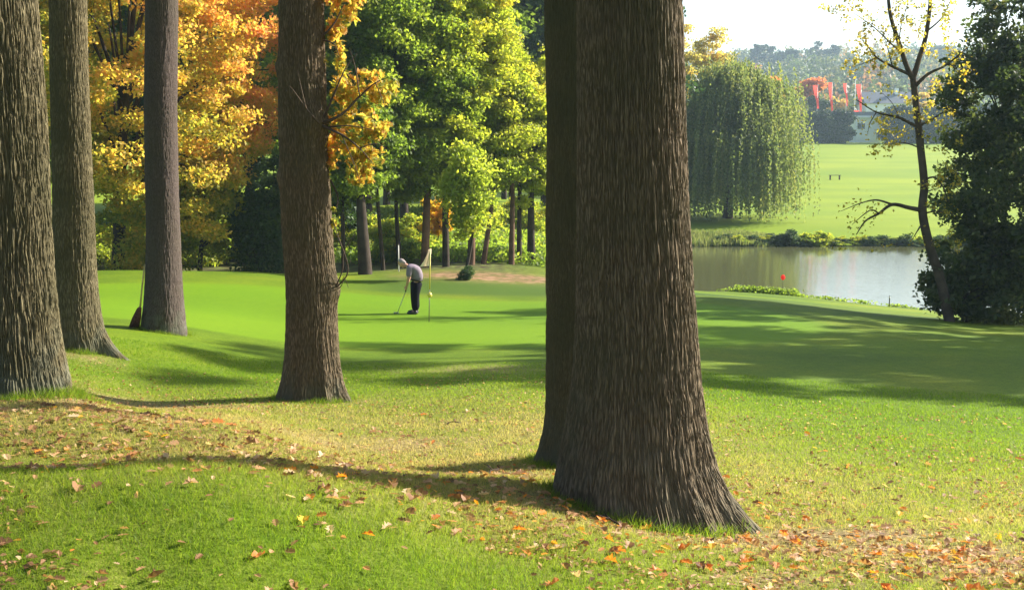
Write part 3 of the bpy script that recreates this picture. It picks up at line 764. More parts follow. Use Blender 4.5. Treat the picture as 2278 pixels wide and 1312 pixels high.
# dark yews
for k, (u, d, vt, vb, hw, lab) in enumerate([(575, 45, 395, 615, 52, 'near-black conifer between the orange maple and the lone trunk'), (640, 47, 330, 620, 50, 'near-black conifer behind the lone trunk')]):
    px_tree('conifer', u, d, vt, vb, hw, 12, lab, nclump=60, nleaf=14000, lsize=0.16, mleaf=M_dark, mbark=M_wood_dark, seed=150 + k, clump_r=0.6, shell=0.3)
def region(u):
    for lim, txt in ((-60, 'beyond the left edge'), (60, 'behind the leftmost trunk'), (150, 'behind the second trunk'), (250, 'left of the maple trunk'), (330, 'right of the maple trunk'), (420, 'behind the smooth slender trunk'), (520, 'below the maple\'s right side'), (610, 'left of the lone trunk'),
                     (700, 'behind the lone trunk'), (790, 'just right of the lone trunk'), (870, 'left of the golfer'), (930, 'behind the golfer'), (990, 'behind the flagstick'), (1040, 'left of the brown path\'s thin tree'), (1110, 'above the brown path'), (1215, 'left of the largest trunk'), (1530, 'hidden by the largest trunk'),
                     (1640, 'just right of the largest trunk'), (1700, 'under the willow\'s middle'), (1760, 'under the willow\'s right side'), (1830, 'right of the willow'), (1900, 'below the far bench'), (1960, 'below the bare low branch'), (2030, 'left of the slender tree'), (2100, 'behind the slender tree'), (2180, 'behind the dark shore trees'), (9999, 'near the right edge')):
        if u < lim: return txt

def REG(u):
    return region(u)
# dense tall row behind
protoA = crown_tree('tall_tree', (0, 0, 0), (0, 0, 10.3), (4.6, 4.2, 8.0), 0.25, 110, 24000, 0.34, M_green, M_wood_dark, 201, clump_r=1.3, shell=0.3, tintf=gt(0.0, 0.45, 0.1))
protoB = crown_tree('tall_tree', (0, 0, 0), (0, 0, 10.0), (4.2, 4.2, 8.0), 0.25, 110, 22000, 0.34, M_dark, M_wood_dark, 202, clump_r=1.3, shell=0.3)
GR = 'tall trees closing the view behind the grove'
first = {0: True, 1: True}
rw = random.Random(3)
spots = [(-250, 62, 0), (-100, 66, 1), (50, 64, 0), (190, 68, 1), (330, 66, 0), (470, 62, 1), (560, 70, 0), (650, 64, 1), (730, 72, 0), (820, 74, 1), (900, 70, 0), (980, 76, 1), (1060, 72, 0), (1140, 78, 1), (1215, 74, 1), (1290, 80, 0), (1370, 84, 1),
         (0, 84, 0), (260, 86, 0), (520, 88, 1), (700, 90, 0), (860, 92, 1), (1000, 94, 0), (1120, 98, 1), (1240, 96, 0), (-400, 70, 1), (-180, 82, 0)]
for (u, d, k) in spots:
    b_ = ground_at(u, d)
    sc = (0.95 + 0.3 * rw.random())
    if u > 950: b_ = b_ + np.array([0, 6, 0]) * (1.1 if d > 80 else 1.0)
    if first[k]:
        o = (protoA, protoB)[k]; o.location = tuple(b_); o.scale = (sc,) * 3; first[k] = False
    else: o = dup((protoA, protoB)[k], tuple(b_), rw.random() * 6.28, sc)
    tag(o, ('tall green tree in the ' if k == 0 else 'tall dark blue-green tree in the ') + ('farther' if d > 79 else 'nearer') + ' background row, ' + REG(u), 'tree', GR)

# shrubs of the undergrowth
def shrub_proto(mat, seed, n=5000):
    e = crown_tree('shrub', (0, 0, 0), (0, 0, 0.75), (1.3, 1.2, 0.85), 0.04, 26, n, 0.15, mat, M_wood_dark, seed, clump_r=0.45, shell=0.3, nlimb=8)
    return e
SP = [shrub_proto(M_green, 301), shrub_proto(M_dark, 302), shrub_proto(M_yel, 303)]
sf = [True] * 3
SL = ['green undergrowth shrub among the far trunks', 'dark undergrowth shrub among the far trunks', 'yellow-green shrub toned as sunlit among the far trunks']
def place_shrub(k, pos, sc, label, group, rz=None):
    if sf[k]:
        o = SP[k]; o.location = tuple(pos); o.scale = sc if isinstance(sc, tuple) else (sc,) * 3; sf[k] = False
    else: o = dup(SP[k], tuple(pos), rw.random() * 6.28 if rz is None else rz, sc)
    tag(o, label, 'shrub', group); return o
for k in range(46):
    u = -150 + k * 30 + rw.uniform(-12, 12); d = rw.uniform(47, 60)
    kk = rw.choice([0, 0, 2, 2, 1]) if u < 1000 else rw.choice([0, 2, 2])  # yellow-green kinds put in by colour the sunlight that the grove trees block
    if u > 985: d = rw.uniform(66, 74)
    sc_ = rw.uniform(0.7, 1.4)
    place_shrub(kk, ground_at(u, d), sc_, ('large ' if sc_ > 1.05 else 'small ') + ['green shrub ', 'dark shrub ', 'yellow-green shrub '][kk] + 'in the undergrowth ' + region(u), 'undergrowth shrubs behind the green')
place_shrub(1, ground_at(1036, 40.6), 0.28, 'small dark bush around the foot of the thin tree on the path', None)
M_ybush = leaf_mat('leaves_golden', [(0, (0.45, 0.27, 0.03)), (1, (0.55, 0.38, 0.05))])
e = crown_tree('shrub', ground_at(972, 56), (0, 0, 1.6), (0.75, 0.6, 1.0), 0.04, 20, 4500, 0.15, M_ybush, M_wood_dark, 311, clump_r=0.35, shell=0.2, nlimb=6)
tag(e, 'golden yellow bush glowing between the trunks above the white flag', 'shrub')

# off-frame trees to the right that shade the slope
pA, pB = np.array([math.sin(SUN_AZ), math.cos(SUN_AZ)]), np.array([-math.cos(SUN_AZ), math.sin(SUN_AZ)])
shade = crown_tree('shade_tree', (0, 0, 0), (0, 0, 12), (3.6, 3.6, 6.0), 0.28, 46, 5000, 0.30, M_green, M_wood, 401, clump_r=0.85, shell=0.35, tintf=gt(0.1, 0.8, 0.1), nlimb=22)
shl = [(29.5, 15.7, 1.0), (32.5, 18.6, 0.82), (33, 13.6, 0.76), (34, 21.2, 0.6), (37.5, 25, 0.6), (36, 12.6, 0.95), (38, 16.5, 1.0)]
for k, (A, s_, sc) in enumerate(shl):
    q = pA * A + pB * s_
    z = h1(q[0], q[1])
    if k == 0: o = shade; o.location = (q[0], q[1], z); o.scale = (sc,) * 3
    else: o = dup(shade, (q[0], q[1], z), k * 1.1, sc)
    tag(o, 'tall green tree beyond the right edge that shades the slope', 'tree', 'trees right of the slope')

# ------------------------------------------------------------------ right side: dark tree mass over the shore
RG = 'dark trees on the right shore'
def px_dark(u, d, vtop, vbot, hw, tp_, n, seed, label, **kw):
    return px_tree('shore_tree', u, d, vtop, vbot, hw, tp_, label, group=RG, nclump=max(30, n // 230), nleaf=int(n * .55), lsize=0.155, mleaf=M_right, mbark=M_wood_dark, seed=seed, clump_r=0.5, shell=0.35, jitter=0.6, **kw)
px_dark(2235, 36, -60, 420, 105, 16, 30000, 501, 'tallest dark leafy tree at the right edge, reaching the sky')
px_dark(2215, 35, 380, 735, 105, 14, 26000, 502, 'dark bushy tree low on the right shore beside the slender tree')
px_dark(2310, 34, 100, 730, 120, 16, 26000, 503, 'dark tree cut off by the right edge of the view')
px_dark(2150, 34, 560, 720, 95, 8, 12000, 504, 'low dark overhanging bush around the slender tree\'s foot')
px_dark(2170, 37, 250, 520, 70, 8, 9000, 505, 'loose olive-leaved tree between the slender tree and the right edge')
px_dark(2460, 33, -100, 740, 150, 20, 22000, 506, 'dark tree beyond the right edge of the view')

# slender tree with sparse yellow leaves
D = 33.0
base = P(2112, 712, D); base[2] = h1(base[0], base[1])
e = empty('slender_tree', tuple(base))
tag(e, 'slender crooked tree with sparse yellow leaves before the pond', 'tree')
tb = Tubes()
def br(r0, r1, *pts, k=7):
    cp = curve_pts([P(u, v, D - dd) for (u, v, dd) in pts], 5) - base
    tb.add(cp, np.linspace(r0, r1, len(cp)), k)
    return cp
tb.add(curve_pts([base + np.array([0.03, 0, -0.5]), base, P(2105, 680, D), P(2090, 615, D), P(2066, 540, D), P(2052, 470, D), P(2056, 410, D), P(2048, 330, D), P(2040, 250, D), P(2031, 172, D)], 5) - base, np.linspace(0.165, 0.09, 46), 9)
ends = []
for b_ in [(0.085, .04, (2031, 175, 0), (2018, 150, .1), (1998, 90, .3), (1980, 30, .4), (1974, -40, .5)), (0.085, .045, (2031, 175, 0), (2045, 130, -.1), (2060, 80, -.2), (2069, 10, -.2), (2072, -60, -.2)),
           (0.06, .015, (2038, 190, 0), (2065, 165, .3), (2105, 145, .5), (2150, 108, .7)), (0.05, .012, (2028, 168, 0), (1985, 148, .3), (1950, 128, .4), (1925, 95, .5)),
           (0.05, .01, (2044, 285, 0), (2000, 262, .3), (1950, 250, .5), (1905, 222, .6)), (0.045, .01, (2044, 280, 0), (2080, 262, .3), (2120, 235, .4)),
           (0.075, .012, (2053, 468, 0), (2022, 462, .2), (1985, 455, .4), (1955, 475, .6), (1925, 492, .7), (1905, 522, .8)), (0.035, .006, (1985, 455, .4), (1950, 445, .6), (1915, 452, .8), (1870, 470, 1.0)),
           (0.03, .006, (1955, 475, .6), (1935, 468, .9), (1895, 500, 1.0)), (0.03, .008, (2056, 475, 0), (2085, 470, .3), (2120, 478, .4)), (0.03, .006, (2050, 500, 0), (2040, 515, .3), (2028, 535, .4)),
           (0.035, .008, (2056, 400, 0), (2080, 395, .3), (2100, 420, .5), (2110, 450, .5)), (0.03, .006, (2010, 120, .2), (1985, 100, .4), (1945, 62, .6), (1900, 30, .7)), (0.03, .006, (2062, 70, -.2), (2095, 40, 0), (2120, -10, .1)),
           (0.02, .005, (1985, 148, .3), (1975, 110, .5), (1960, 60, .6)), (0.02, .005, (2110, 140, .5), (2135, 160, .6), (2160, 175, .6)), (0.02, .005, (1950, 128, .4), (1925, 140, .5), (1895, 150, .6)), (0.025, .005, (2048, 330, 0), (2010, 318, .3), (1960, 325, .4)),
           (0.02, .005, (1975, -20, .5), (1940, -40, .6), (1890, -20, .8)), (0.02, .005, (2000, 95, .3), (2005, 55, .5), (2020, 10, .6)), (0.02, .004, (1950, 250, .5), (1935, 275, .6), (1930, 300, .6)), (0.015, .004, (2000, 262, .3), (1985, 230, .4), (1960, 205, .5))]:
    cp = br(b_[0], b_[1], *b_[2:]); ends.append(cp)
link('trunk', tb.mesh('trunk', M_wood), e)
rng = np.random.default_rng(9)
Cs = []
for (u, v, ru, rv, n) in [(1925, 100, 34, 40, 260), (1945, 150, 20, 25, 80), (1885, 30, 40, 30, 120), (1975, 40, 35, 40, 200), (2040, 30, 40, 40, 180), (2000, 110, 35, 30, 200), (2100, 60, 35, 60, 160), (2110, 110, 40, 30, 120), (2140, 150, 30, 30, 80),
                       (1900, 150, 30, 25, 60), (1960, 270, 55, 25, 120), (1990, 300, 50, 30, 150), (2030, 240, 25, 25, 60), (2070, 250, 30, 30, 100), (2090, 200, 30, 30, 70), (1950, 325, 40, 14, 70), (2000, 205, 40, 20, 60), (2090, 300, 40, 40, 160), (2110, 400, 35, 50, 200), (2085, 450, 30, 40, 60), (2100, 520, 30, 40, 60),
                       (1905, 555, 60, 10, 30), (1890, 0, 40, 30, 100), (1990, -20, 60, 25, 250), (2080, -10, 40, 25, 120), (1965, 340, 30, 12, 30)]:
    q = P(u, v, D - 0.4); s = D / F
    k = int(n * 1.1)
    # a few small tufts rather than an even ball
    tuft = rng.normal(size=(max(3, k // 14), 3)) * 0.55
    ti = rng.integers(0, len(tuft), k)
    g = tuft[ti] + rng.normal(size=(k, 3)) * 0.13
    Cs.append(q + g * np.array([ru * s, ru * s, rv * s]) - base)
for cp in ends:
    for q in cp[len(cp) // 2:]:
        Cs.append(q + rng.normal(size=(4, 3)) * 0.16)
Cs = np.concatenate(Cs)
link('crown', leaves('crown', Cs, 0.085 * (0.7 + 0.7 * rng.random(len(Cs))), np.clip(0.15 + 0.6 * rng.random(len(Cs)) + 0.5 * (vnoise(Cs[:, 0], Cs[:, 1], Cs[:, 2], 4) - 0.5), 0, 1), [M_sparse], T_RHOMB, 9), e)

# ------------------------------------------------------------------ across the pond
# weeping willow
def willow(u, d, vtop, vbot, hw, seed, label):
    rng = np.random.default_rng(seed)
    b_ = ground_at(u, d)
    zt = P(u, vtop, d)[2] - b_[2]
    rx = hw * d / F
    e = empty('willow_tree', tuple(b_)); tag(e, label, 'tree')
    tb = Tubes()
    Cs = []; Dr = []; Ti = []
    tb.add(curve_pts([(0, 0, -0.5), (0.1, 0, 1.5), (0.2, 0.1, 4.0)], 5), np.linspace(0.5, 0.36, 11), 9)
    tops = []
    ncl = 95
    for k in range(ncl):
        a = rng.random() * 6.283; q = rng.random() ** 0.55
        r_ = rx * q * (0.72 + 0.22 * rng.random())
        zz = zt * (1 - 0.5 * q ** 2.7) * (0.84 + 0.16 * rng.random())
        zz = max(zz, zt * 0.42)
        tops.append((r_ * math.cos(a), r_ * math.sin(a), zz))
    for k in range(0, ncl, 3):
        p_ = np.array(tops[k]); s = np.array([0.2, 0.1, 3.6]); m_ = s + (p_ - s) * 0.5 + np.array([0, 0, 1.0])
        tb.add(curve_pts([s, m_, p_], 4), np.linspace(0.16, 0.02, 9), 5)
    for k in range(ncl):
        p_ = np.array(tops[k]); out = np.array([p_[0], p_[1], 0]) / (np.linalg.norm(p_[:2]) + .3)
        cr = 0.8 + 0.6 * rng.random(); ct = rng.random()
        for j in range(32):
            s = p_ + rng.normal(size=3) * np.array([cr, cr, 0.5])
            Lh = (0.45 + 0.55 * rng.random()) * min(s[2] - 0.1, 0.75 * zt) * (0.6 if p_[2] > zt * 0.85 else 1)
            n = 36
            tt = np.linspace(0, 1, n)
            q = s + out * (0.9 * (1 - (1 - tt) ** 2))[:, None] * 0.6 - np.array([0, 0, 1]) * (Lh * tt)[:, None] + rng.normal(size=(n, 3)) * np.array([0.05, 0.05, 0.09])
            Cs.append(q); Dr.append(np.tile([0.2 * rng.normal(), 0.2 * rng.normal(), -1.0], (n, 1))); Ti.append(np.clip(0.35 * ct + 0.38 * rng.random() + 0.2 * rng.random(n), 0, 1))
        # bushy head of each bough
        n = 160; g = rng.normal(size=(n, 3)) * np.array([cr, cr, 0.45]) * 0.8
        Cs.append(p_ + g); Dr.append(np.tile([0, 0, -0.4], (n, 1))); Ti.append(np.clip(0.4 * ct + 0.5 * rng.random(n), 0, 1))
    link('trunk', tb.mesh('trunk', M_wood), e)
    C = np.concatenate(Cs)
    link('crown', leaves('crown', C, 0.24, np.concatenate(Ti), [M_willow], T_FOLD, seed, direction=np.concatenate(Dr)), e)
    return e
willow(1618, 98, 150, 495, 160, 601, 'big weeping willow trailing over the far pond bank')
# pale yellow trees behind the willow
px_tree('poplar_tree', 1566, 122, 35, 330, 56, 9, 'thin pale yellow tree rising above the willow', nclump=46, nleaf=6500, lsize=0.3, mleaf=M_pale, mbark=M_wood, seed=611, clump_r=1.0, shell=0.2, nlimb=20)
px_tree('poplar_tree', 1512, 118, 70, 400, 60, 12, 'pale golden tree between the largest trunk and the willow', nclump=50, nleaf=9000, lsize=0.3, mleaf=M_pale, mbark=M_wood, seed=612, clump_r=1.1, shell=0.2, nlimb=16)
px_tree('red_maple', 1712, 190, 162, 320, 36, 6, 'red-orange tree top showing behind the willow', nclump=30, nleaf=7000, lsize=0.4, mleaf=M_red, mbark=M_wood, seed=613, clump_r=1.0, shell=0.3, nlimb=8)
px_tree('red_maple', 1800, 275, 172, 222, 30, 6, 'round red tree behind the leftmost red banner', nclump=30, nleaf=6000, lsize=0.55, mleaf=M_red, mbark=M_wood, seed=614, clump_r=1.3, shell=0.3, nlimb=8)
px_tree('yellow_tree', 1868, 285, 200, 310, 28, 6, 'yellow-green tree between the red banners', nclump=24, nleaf=4500, lsize=0.55, mleaf=M_pale, mbark=M_wood, seed=615, clump_r=1.3, shell=0.3, nlimb=8)
px_tree('bare_tree', 1765, 262, 200, 310, 30, 6, 'grey-brown tree between willow and red tree', nclump=24, nleaf=4000, lsize=0.55, mleaf=M_far, mbark=M_wood, seed=616, clump_r=1.3, shell=0.3, nlimb=8)
px_tree('bare_tree', 1822, 266, 205, 310, 36, 6, 'grey-green tree below the round red tree', nclump=24, nleaf=4000, lsize=0.55, mleaf=M_hedge, mbark=M_wood, seed=619, clump_r=1.3, shell=0.3, nlimb=8)
px_tree('yellow_tree', 2050, 262, 215, 300, 34, 6, 'rusty yellow tree behind the slender tree', nclump=24, nleaf=4500, lsize=0.55, mleaf=M_pale, mbark=M_wood, seed=617, clump_r=1.3, shell=0.3, nlimb=8)
px_tree('yellow_tree', 1990, 300, 190, 300, 40, 6, 'pale olive tree behind the grey roofed house', nclump=24, nleaf=5000, lsize=0.6, mleaf=M_far, mbark=M_wood, seed=618, clump_r=1.4, shell=0.3, nlimb=8)

# conifer hedge
hp = crown_tree('hedge_conifer', (0, 0, 0), (0, 0, 3.6), (2.0, 2.0, 3.9), 0.2, 70, 9000, 0.42, M_hedge, M_wood_dark, 621, clump_r=0.9, shell=0.25, nlimb=6)
fst = True
hs = [(1790, 246, 0.86), (1806, 245, 0.98), (1824, 246, 1.0), (1842, 245, .95), (1860, 246, 1.02), (1878, 245, .97), (1974, 247, 0.9), (1986, 247, 1.1), (2004, 246, 1.15), (2022, 247, 1.05), (2040, 246, 1.0), (2058, 247, 1.1), (2076, 246, 1.05), (2094, 247, 1.12), (2112, 246, 1.1), (2130, 247, 1.1), (2150, 247, 1.2), (2180, 248, 1.2), (1770, 247, .9), (1750, 247, .9)]
for u, d, sc in hs:
    b_ = ground_at(u, d)
    if fst: o = hp; o.location = tuple(b_); o.scale = (sc,) * 3; fst = False
    else: o = dup(hp, tuple(b_), rw.random() * 6, sc)
    tag(o, 'dark conifer of the far hedge ' + ({1750: 'hidden deepest behind the willow', 1770: 'half hidden by the willow edge', 1790: 'first one clear of the willow', 1806: 'left of the leftmost banner', 1824: 'below the leftmost banner', 1842: 'below the tallest banner', 1860: 'right of the tallest banner', 1878: 'below the third banner', 1974: 'touching the white building on its right', 1986: 'second to the right of the white building', 2004: 'below the grey house roof', 2022: 'left of the slender trunk', 2040: 'directly behind the slender trunk', 2058: 'just right of the slender trunk', 2076: 'second right of the slender trunk', 2094: 'third right of the slender trunk', 2112: 'fourth right of the slender trunk', 2130: 'left one behind the dark shore trees', 2150: 'middle one behind the dark shore trees', 2180: 'right one behind the dark shore trees'}.get(u, 'at the edge')), 'conifer', 'conifers hedging the far field')

# far woods on the hills
rng = np.random.default_rng(77)
Cs = []; Ti = []; zrow = []
for k in range(520):
    u = rng.uniform(1350, 2500); d = rng.choice([330, 400, 480, 560, 650, 740, 830]) + rng.uniform(-30, 30)
    x = (u - 1139) / F * d
    z = h1(x, d)
    r_ = rng.uniform(4, 7); hh = rng.uniform(7, 12)
    n = 130
    g = rng.normal(size=(n, 3)); g /= np.linalg.norm(g, axis=1)[:, None]; g *= (rng.random(n) ** .4)[:, None]
    Cs.append(np.array([x, d, z + hh * 0.5]) + g * np.array([r_, r_, hh * 0.6])); Ti.append(np.clip(rng.random() ** 1.3 + 0.2 * (rng.random(n) - .5), 0, 1))
fw = link('far_wood', leaves('far_wood', np.concatenate(Cs), 1.9, np.concatenate(Ti), [M_far], T_RHOMB, 78))
tag(fw, 'hazy autumn wood covering the far hillside', 'woodland', kind='stuff')
for k, (u, vt, vb, hw, lab) in enumerate([(1684, 96, 145, 12, 'small tree on the skyline left of the round ridge tree'), (1713, 95, 150, 22, 'round blue-grey tree standing highest on the skyline ridge'), (1760, 108, 150, 26, 'low blue-grey tree on the ridge right of the round one'), (1815, 98, 150, 26, 'blue-grey tree on the ridge above the red banners'), (1856, 98, 150, 16, 'rightmost blue-grey tree on the skyline before the slender tree'), (2090, 100, 150, 30, 'hazy ridge tree behind the slender tree')]):
    px_tree('ridge_tree', u, 640, vt, vb, hw, 3, lab, group='trees on the skyline ridge', nclump=20, nleaf=1600, lsize=1.5, mleaf=M_hedge, mbark=M_wood, seed=640 + k, clump_r=2.2, shell=0.2, nlimb=6)

# reeds and bank plants
def blades(name, C, hgt, wd, tint, mat, seed, lean=0.35):
    rng = np.random.default_rng(seed); n = len(C)
    a = rng.random(n) * 6.283
    side = np.stack([np.cos(a), np.sin(a), np.zeros(n)], 1)
    ln = rng.normal(size=(n, 3)) * lean; ln[:, 2] = 1
    hgt = np.broadcast_to(hgt, (n,))
    V = np.stack([C - side * wd / 2 if np.isscalar(wd) else C - side * wd[:, None] / 2, C + side * wd / 2 if np.isscalar(wd) else C + side * wd[:, None] / 2, C + ln * hgt[:, None]], 1)
    return mesh_np(name, V.reshape(-1, 3), np.arange(n * 3).reshape(-1, 3), [mat], {'tint': ('FACE', tint)})
rng = np.random.default_rng(31)
n = 9000
u = 1500 + 220 * rng.random(n) ** 1.1; dd = rng.uniform(80.5, 85, n)
x = (u - 1139) / F * dd * 1.01
C = np.stack([x, dd, H(x, dd)], 1)
o = link('reeds', blades('reeds', C, (0.25 + 0.5 * rng.random(n)) * np.clip((1760 - u) / 120, 0.35, 1), 0.10, rng.random(n), M_reed, 32, 0.2)); tag(o, 'pale green reeds along the left far bank', 'reeds', kind='stuff')
BP = 'plants along the far pond bank'
for k in range(56):
    u = 1600 + k * 12 + rw.uniform(-5, 5)
    pz = PZ(u, 547, POND)
    q = np.array([pz[0], pz[1] + rw.uniform(0.0, 1.0), 0]); q[2] = h1(q[0], q[1]) - 0.1
    kk = rw.choice([1, 1, 0])
    place_shrub(kk, q, (rw.uniform(0.4, 1.0), rw.uniform(0.4, 0.6), rw.uniform(0.22, 0.5) * (1.5 if rw.random() < .12 else 1)), ('dark' if kk else 'green') + ' low plant on the far pond bank ' + region(u), BP)
# weeds on near shore
Cw = []
for k in range(60):
    u_ = rng.choice([rng.uniform(1640, 1765), rng.uniform(1640, 1765), rng.uniform(1640, 1765), rng.uniform(1600, 2050)]); vv = np.interp(u_, [a for a, b_ in shore_n], [b_ for a, b_ in shore_n])
    p_ = PZ(u_, vv + 1.5, POND)
    n = int(rng.uniform(20, 90)); hh = rng.uniform(0.08, 0.35) * (1.1 if u_ < 1770 else 0.5)
    q = p_ + rng.normal(size=(n, 3)) * np.array([0.25, 0.2, 0]); q[:, 2] = H(q[:, 0], q[:, 1]) + rng.random(n) * hh
    Cw.append(q)
Cw = np.concatenate(Cw)
o = link('shore_weeds', leaves('shore_weeds', Cw, 0.12, 0.1 + 0.4 * rng.random(len(Cw)), [M_green], T_RHOMB, 35)); tag(o, 'low leafy weeds along the near pond edge', 'weeds', kind='stuff')

# rough sunlit vegetation between the far trunks
n = 26000
u = rng.uniform(740, 1290, n); dd = rng.uniform(49, 84, n)
x = (u - 1139) / F * dd * 1.01
C = np.stack([x, dd, H(x, dd) + rng.random(n) * 0.5], 1)
o = link('rough_grass', leaves('rough_grass', C, 0.22, 0.3 + 0.5 * rng.random(n) * vnoise(x * .5, dd * .3, 0, 5) * 1.6 - .15, [M_green], T_RHOMB, 41)); tag(o, 'tall sunlit rough growth behind the grove trunks', 'grass', kind='stuff')

# ------------------------------------------------------------------ small objects: mesh helpers
class MB:
    def __init__(s): s.V = []; s.F = []
    def box(s, c0, size, rot=None, bev=0.0):
        c0 = Vector(c0); hx, hy, hz = [a / 2 for a in size]
        n0 = len(s.V)
        for z in (-hz, hz):
            for x, y in ((-hx, -hy), (hx, -hy), (hx, hy), (-hx, hy)):
                p_ = Vector((x, y, z))
                if rot is not None: p_ = rot @ p_
                s.V.append(tuple(c0 + p_))
        for f in ((3, 2, 1, 0), (4, 5, 6, 7), (0, 1, 5, 4), (1, 2, 6, 5), (2, 3, 7, 6), (3, 0, 4, 7)): s.F.append(tuple(n0 + i for i in f))
    def poly(s, pts, thick=None):
        n0 = len(s.V); s.V += [tuple(p_) for p_ in pts]; s.F.append(tuple(range(n0, n0 + len(pts))))
    def build(s, name, mat, parent=None, loc=None, bev=0.0, smooth=False):
        me = bpy.data.meshes.new(name); me.from_pydata(s.V, [], s.F); me.materials.append(mat); me.update()
        if smooth:
            for p_ in me.polygons: p_.use_smooth = True
        o = link(name, me, parent, loc)
        if bev:
            md = o.modifiers.new('bevel', 'BEVEL'); md.width = bev; md.segments = 2
        return o

M_white = plain('white_render', (0.85, 0.86, 0.86), 0.7, 0.08)
M_roofgrey = plain('grey_roof', (0.16, 0.17, 0.19), 0.7, 0.15)
M_glass = plain('dark_glass', (0.03, 0.04, 0.05), 0.15, 0.1)
M_redcloth = plain('red_banner_cloth', (0.8, 0.03, 0.03), 0.7, 0.1)
M_pole = plain('pale_pole', (0.7, 0.68, 0.62), 0.4, 0.05)
M_benchw = plain('bench_wood', (0.09, 0.06, 0.04), 0.8, 0.3)

def cloth_mat(name, col):
    m, t, out = newmat(name)
    d = N(t, 'ShaderNodeBsdfDiffuse'); d.inputs[0].default_value = c4(col)
    tr = N(t, 'ShaderNodeBsdfTranslucent'); tr.inputs[0].default_value = c4(col)
    no = N(t, 'ShaderNodeTexNoise'); no.inputs['Scale'].default_value = 3
    mx = N(t, 'ShaderNodeMixShader'); t.links.new(no.outputs[0], mx.inputs[0])
    t.links.new(d.outputs[0], mx.inputs[1]); t.links.new(tr.outputs[0], mx.inputs[2]); t.links.new(mx.outputs[0], out.inputs[0])
    return m
M_redcloth = cloth_mat('red_banner_cloth', (0.95, 0.10, 0.07))
M_creamcloth = cloth_mat('cream_flag_cloth', (0.85, 0.74, 0.62))
# white pavilion
b_ = ground_at(1930, 250)
q0, q1 = P(1897, 250, 250), P(1966, 250, 250)
zroof = P(1930, 262, 250)[2]; zb_ = b_[2]
W = q1[0] - q0[0]
e = empty('pavilion', (float((q0[0] + q1[0]) / 2), 251, float(zb_)))
tag(e, 'small flat-roofed white building with one dark window beside the hedge', 'building')
hh = zroof - zb_
mb = MB(); mb.box((0.4, 2.0, hh / 2 - 0.3), (W * 0.82, 4.5, hh + 0.6)); mb.build('wall', M_white, e)
mb = MB(); mb.box((0, 1.8, hh + 0.2), (W * 1.06, 5.6, 0.4)); rf = mb.build('roof', M_white, e)
mb = MB(); mb.box((0.2, 1.8, hh + 0.85), (W * 0.95, 5.0, 0.9)); mb.build('roof_parapet', M_roofgrey, e)
wz = P(1918, 281, 250)[2] - zb_; wx = P(1918, 281, 250)[0] - e.location[0]
mb = MB(); mb.box((wx, -0.27, wz), (1.9, 0.08, 1.4)); fr = mb.build('window', M_white, e)
mb = MB(); mb.box((wx - 0.42, -0.33, wz), (0.75, 0.06, 1.15)); mb.box((wx + 0.42, -0.33, wz), (0.75, 0.06, 1.15)); mb.build('pane', M_glass, fr)
# grey roofed house behind
b_ = P(1968, 250, 285)
e = empty('house', (float(b_[0]), 285, h1(b_[0], 285)))
tag(e, 'long house with pitched grey roof and white wall band behind the hedge', 'house')
zt = P(1968, 205, 285)[2] - e.location[2]; ze = P(1968, 232, 285)[2] - e.location[2]
mb = MB(); mb.box((0, 0, ze / 2 - 0.4), (11.5, 7, ze + 0.8)); mb.build('wall', M_white, e)
mb = MB()
L_ = 6.2
pr_ = [(-L_, -4, ze), (L_, -4, ze), (L_, 4, ze), (-L_, 4, ze), (-L_, 0, zt), (L_, 0, zt)]
mb.V = pr_; mb.F = [(0, 1, 5, 4), (2, 3, 4, 5), (0, 4, 3), (1, 2, 5), (3, 2, 1, 0)]
rf = mb.build('roof', M_roofgrey, e)
mb = MB(); mb.box((2.5, -0.8, zt + 0.1), (0.8, 0.8, 1.6)); mb.build('chimney', M_white, rf)
mb = MB()
mb.box((2.2, -3.55, ze - 1.0), (3.6, 0.1, 1.0)); mb.build('window', M_glass, e)
# red banners
BG = 'red banners on poles behind the hedge'
def banner(u, vt, vb, wpx, lab, d=258, sag=0.0):
    bb = ground_at(u, d)
    tp = P(u, vt, d); bt = P(u, vb, d)
    e = empty('banner', tuple(bb)); tag(e, lab, 'banner', BG)
    hh = tp[2] - bb[2]; hb = bt[2] - bb[2]
    tbx = Tubes(); tbx.add([(0, 0, -0.3), (0, 0, hh * 0.6), (0, 0, hh + 0.15)], [0.07, 0.06, 0.04], 8); link('pole', tbx.mesh('pole', M_pole), e)
    wd = wpx * d / F
    n = 14; V = []; 
    for i in range(n):
        f = i / (n - 1); z = hh - f * (hh - hb)
        ww = wd * (1 - 0.55 * f); off = 0.12 * math.sin(f * 7 + u)
        V += [(-0.05 + (0.5 * f), off, z), (-0.05 + 0.5 * f - ww, off + 0.25 * math.sin(f * 5 + 1), z)]
    Fc = [(2 * i, 2 * i + 1, 2 * i + 3, 2 * i + 2) for i in range(n - 1)]
    me = bpy.data.meshes.new('cloth'); me.from_pydata(V, [], Fc); me.materials.append(M_redcloth)
    o = link('cloth', me, e); 
banner(1815, 190, 242, 10, 'leftmost tall red banner, in front of the round red tree')
banner(1847, 184, 264, 8, 'tallest red banner, second from the left')
banner(1879, 186, 236, 7, 'narrow red banner, third from the left')
banner(1911, 188, 256, 10, 'rightmost tall red banner above the white building')
bb = ground_at(1906, 254)
banner(1908, 246, 261, 11, 'small low red banner right above the white roof', 254)
bb = ground_at(1898, 258)
e = empty('flagpole', tuple(bb)); tag(e, 'bare thin white flagpole between the two right red banners', 'flagpole')
tbx = Tubes(); hh = P(1898, 178, 258)[2] - bb[2]; tbx.add([(0, 0, -.3), (0, 0, hh)], [0.09, 0.06], 8); link('pole', tbx.mesh('pole', M_pole), e)
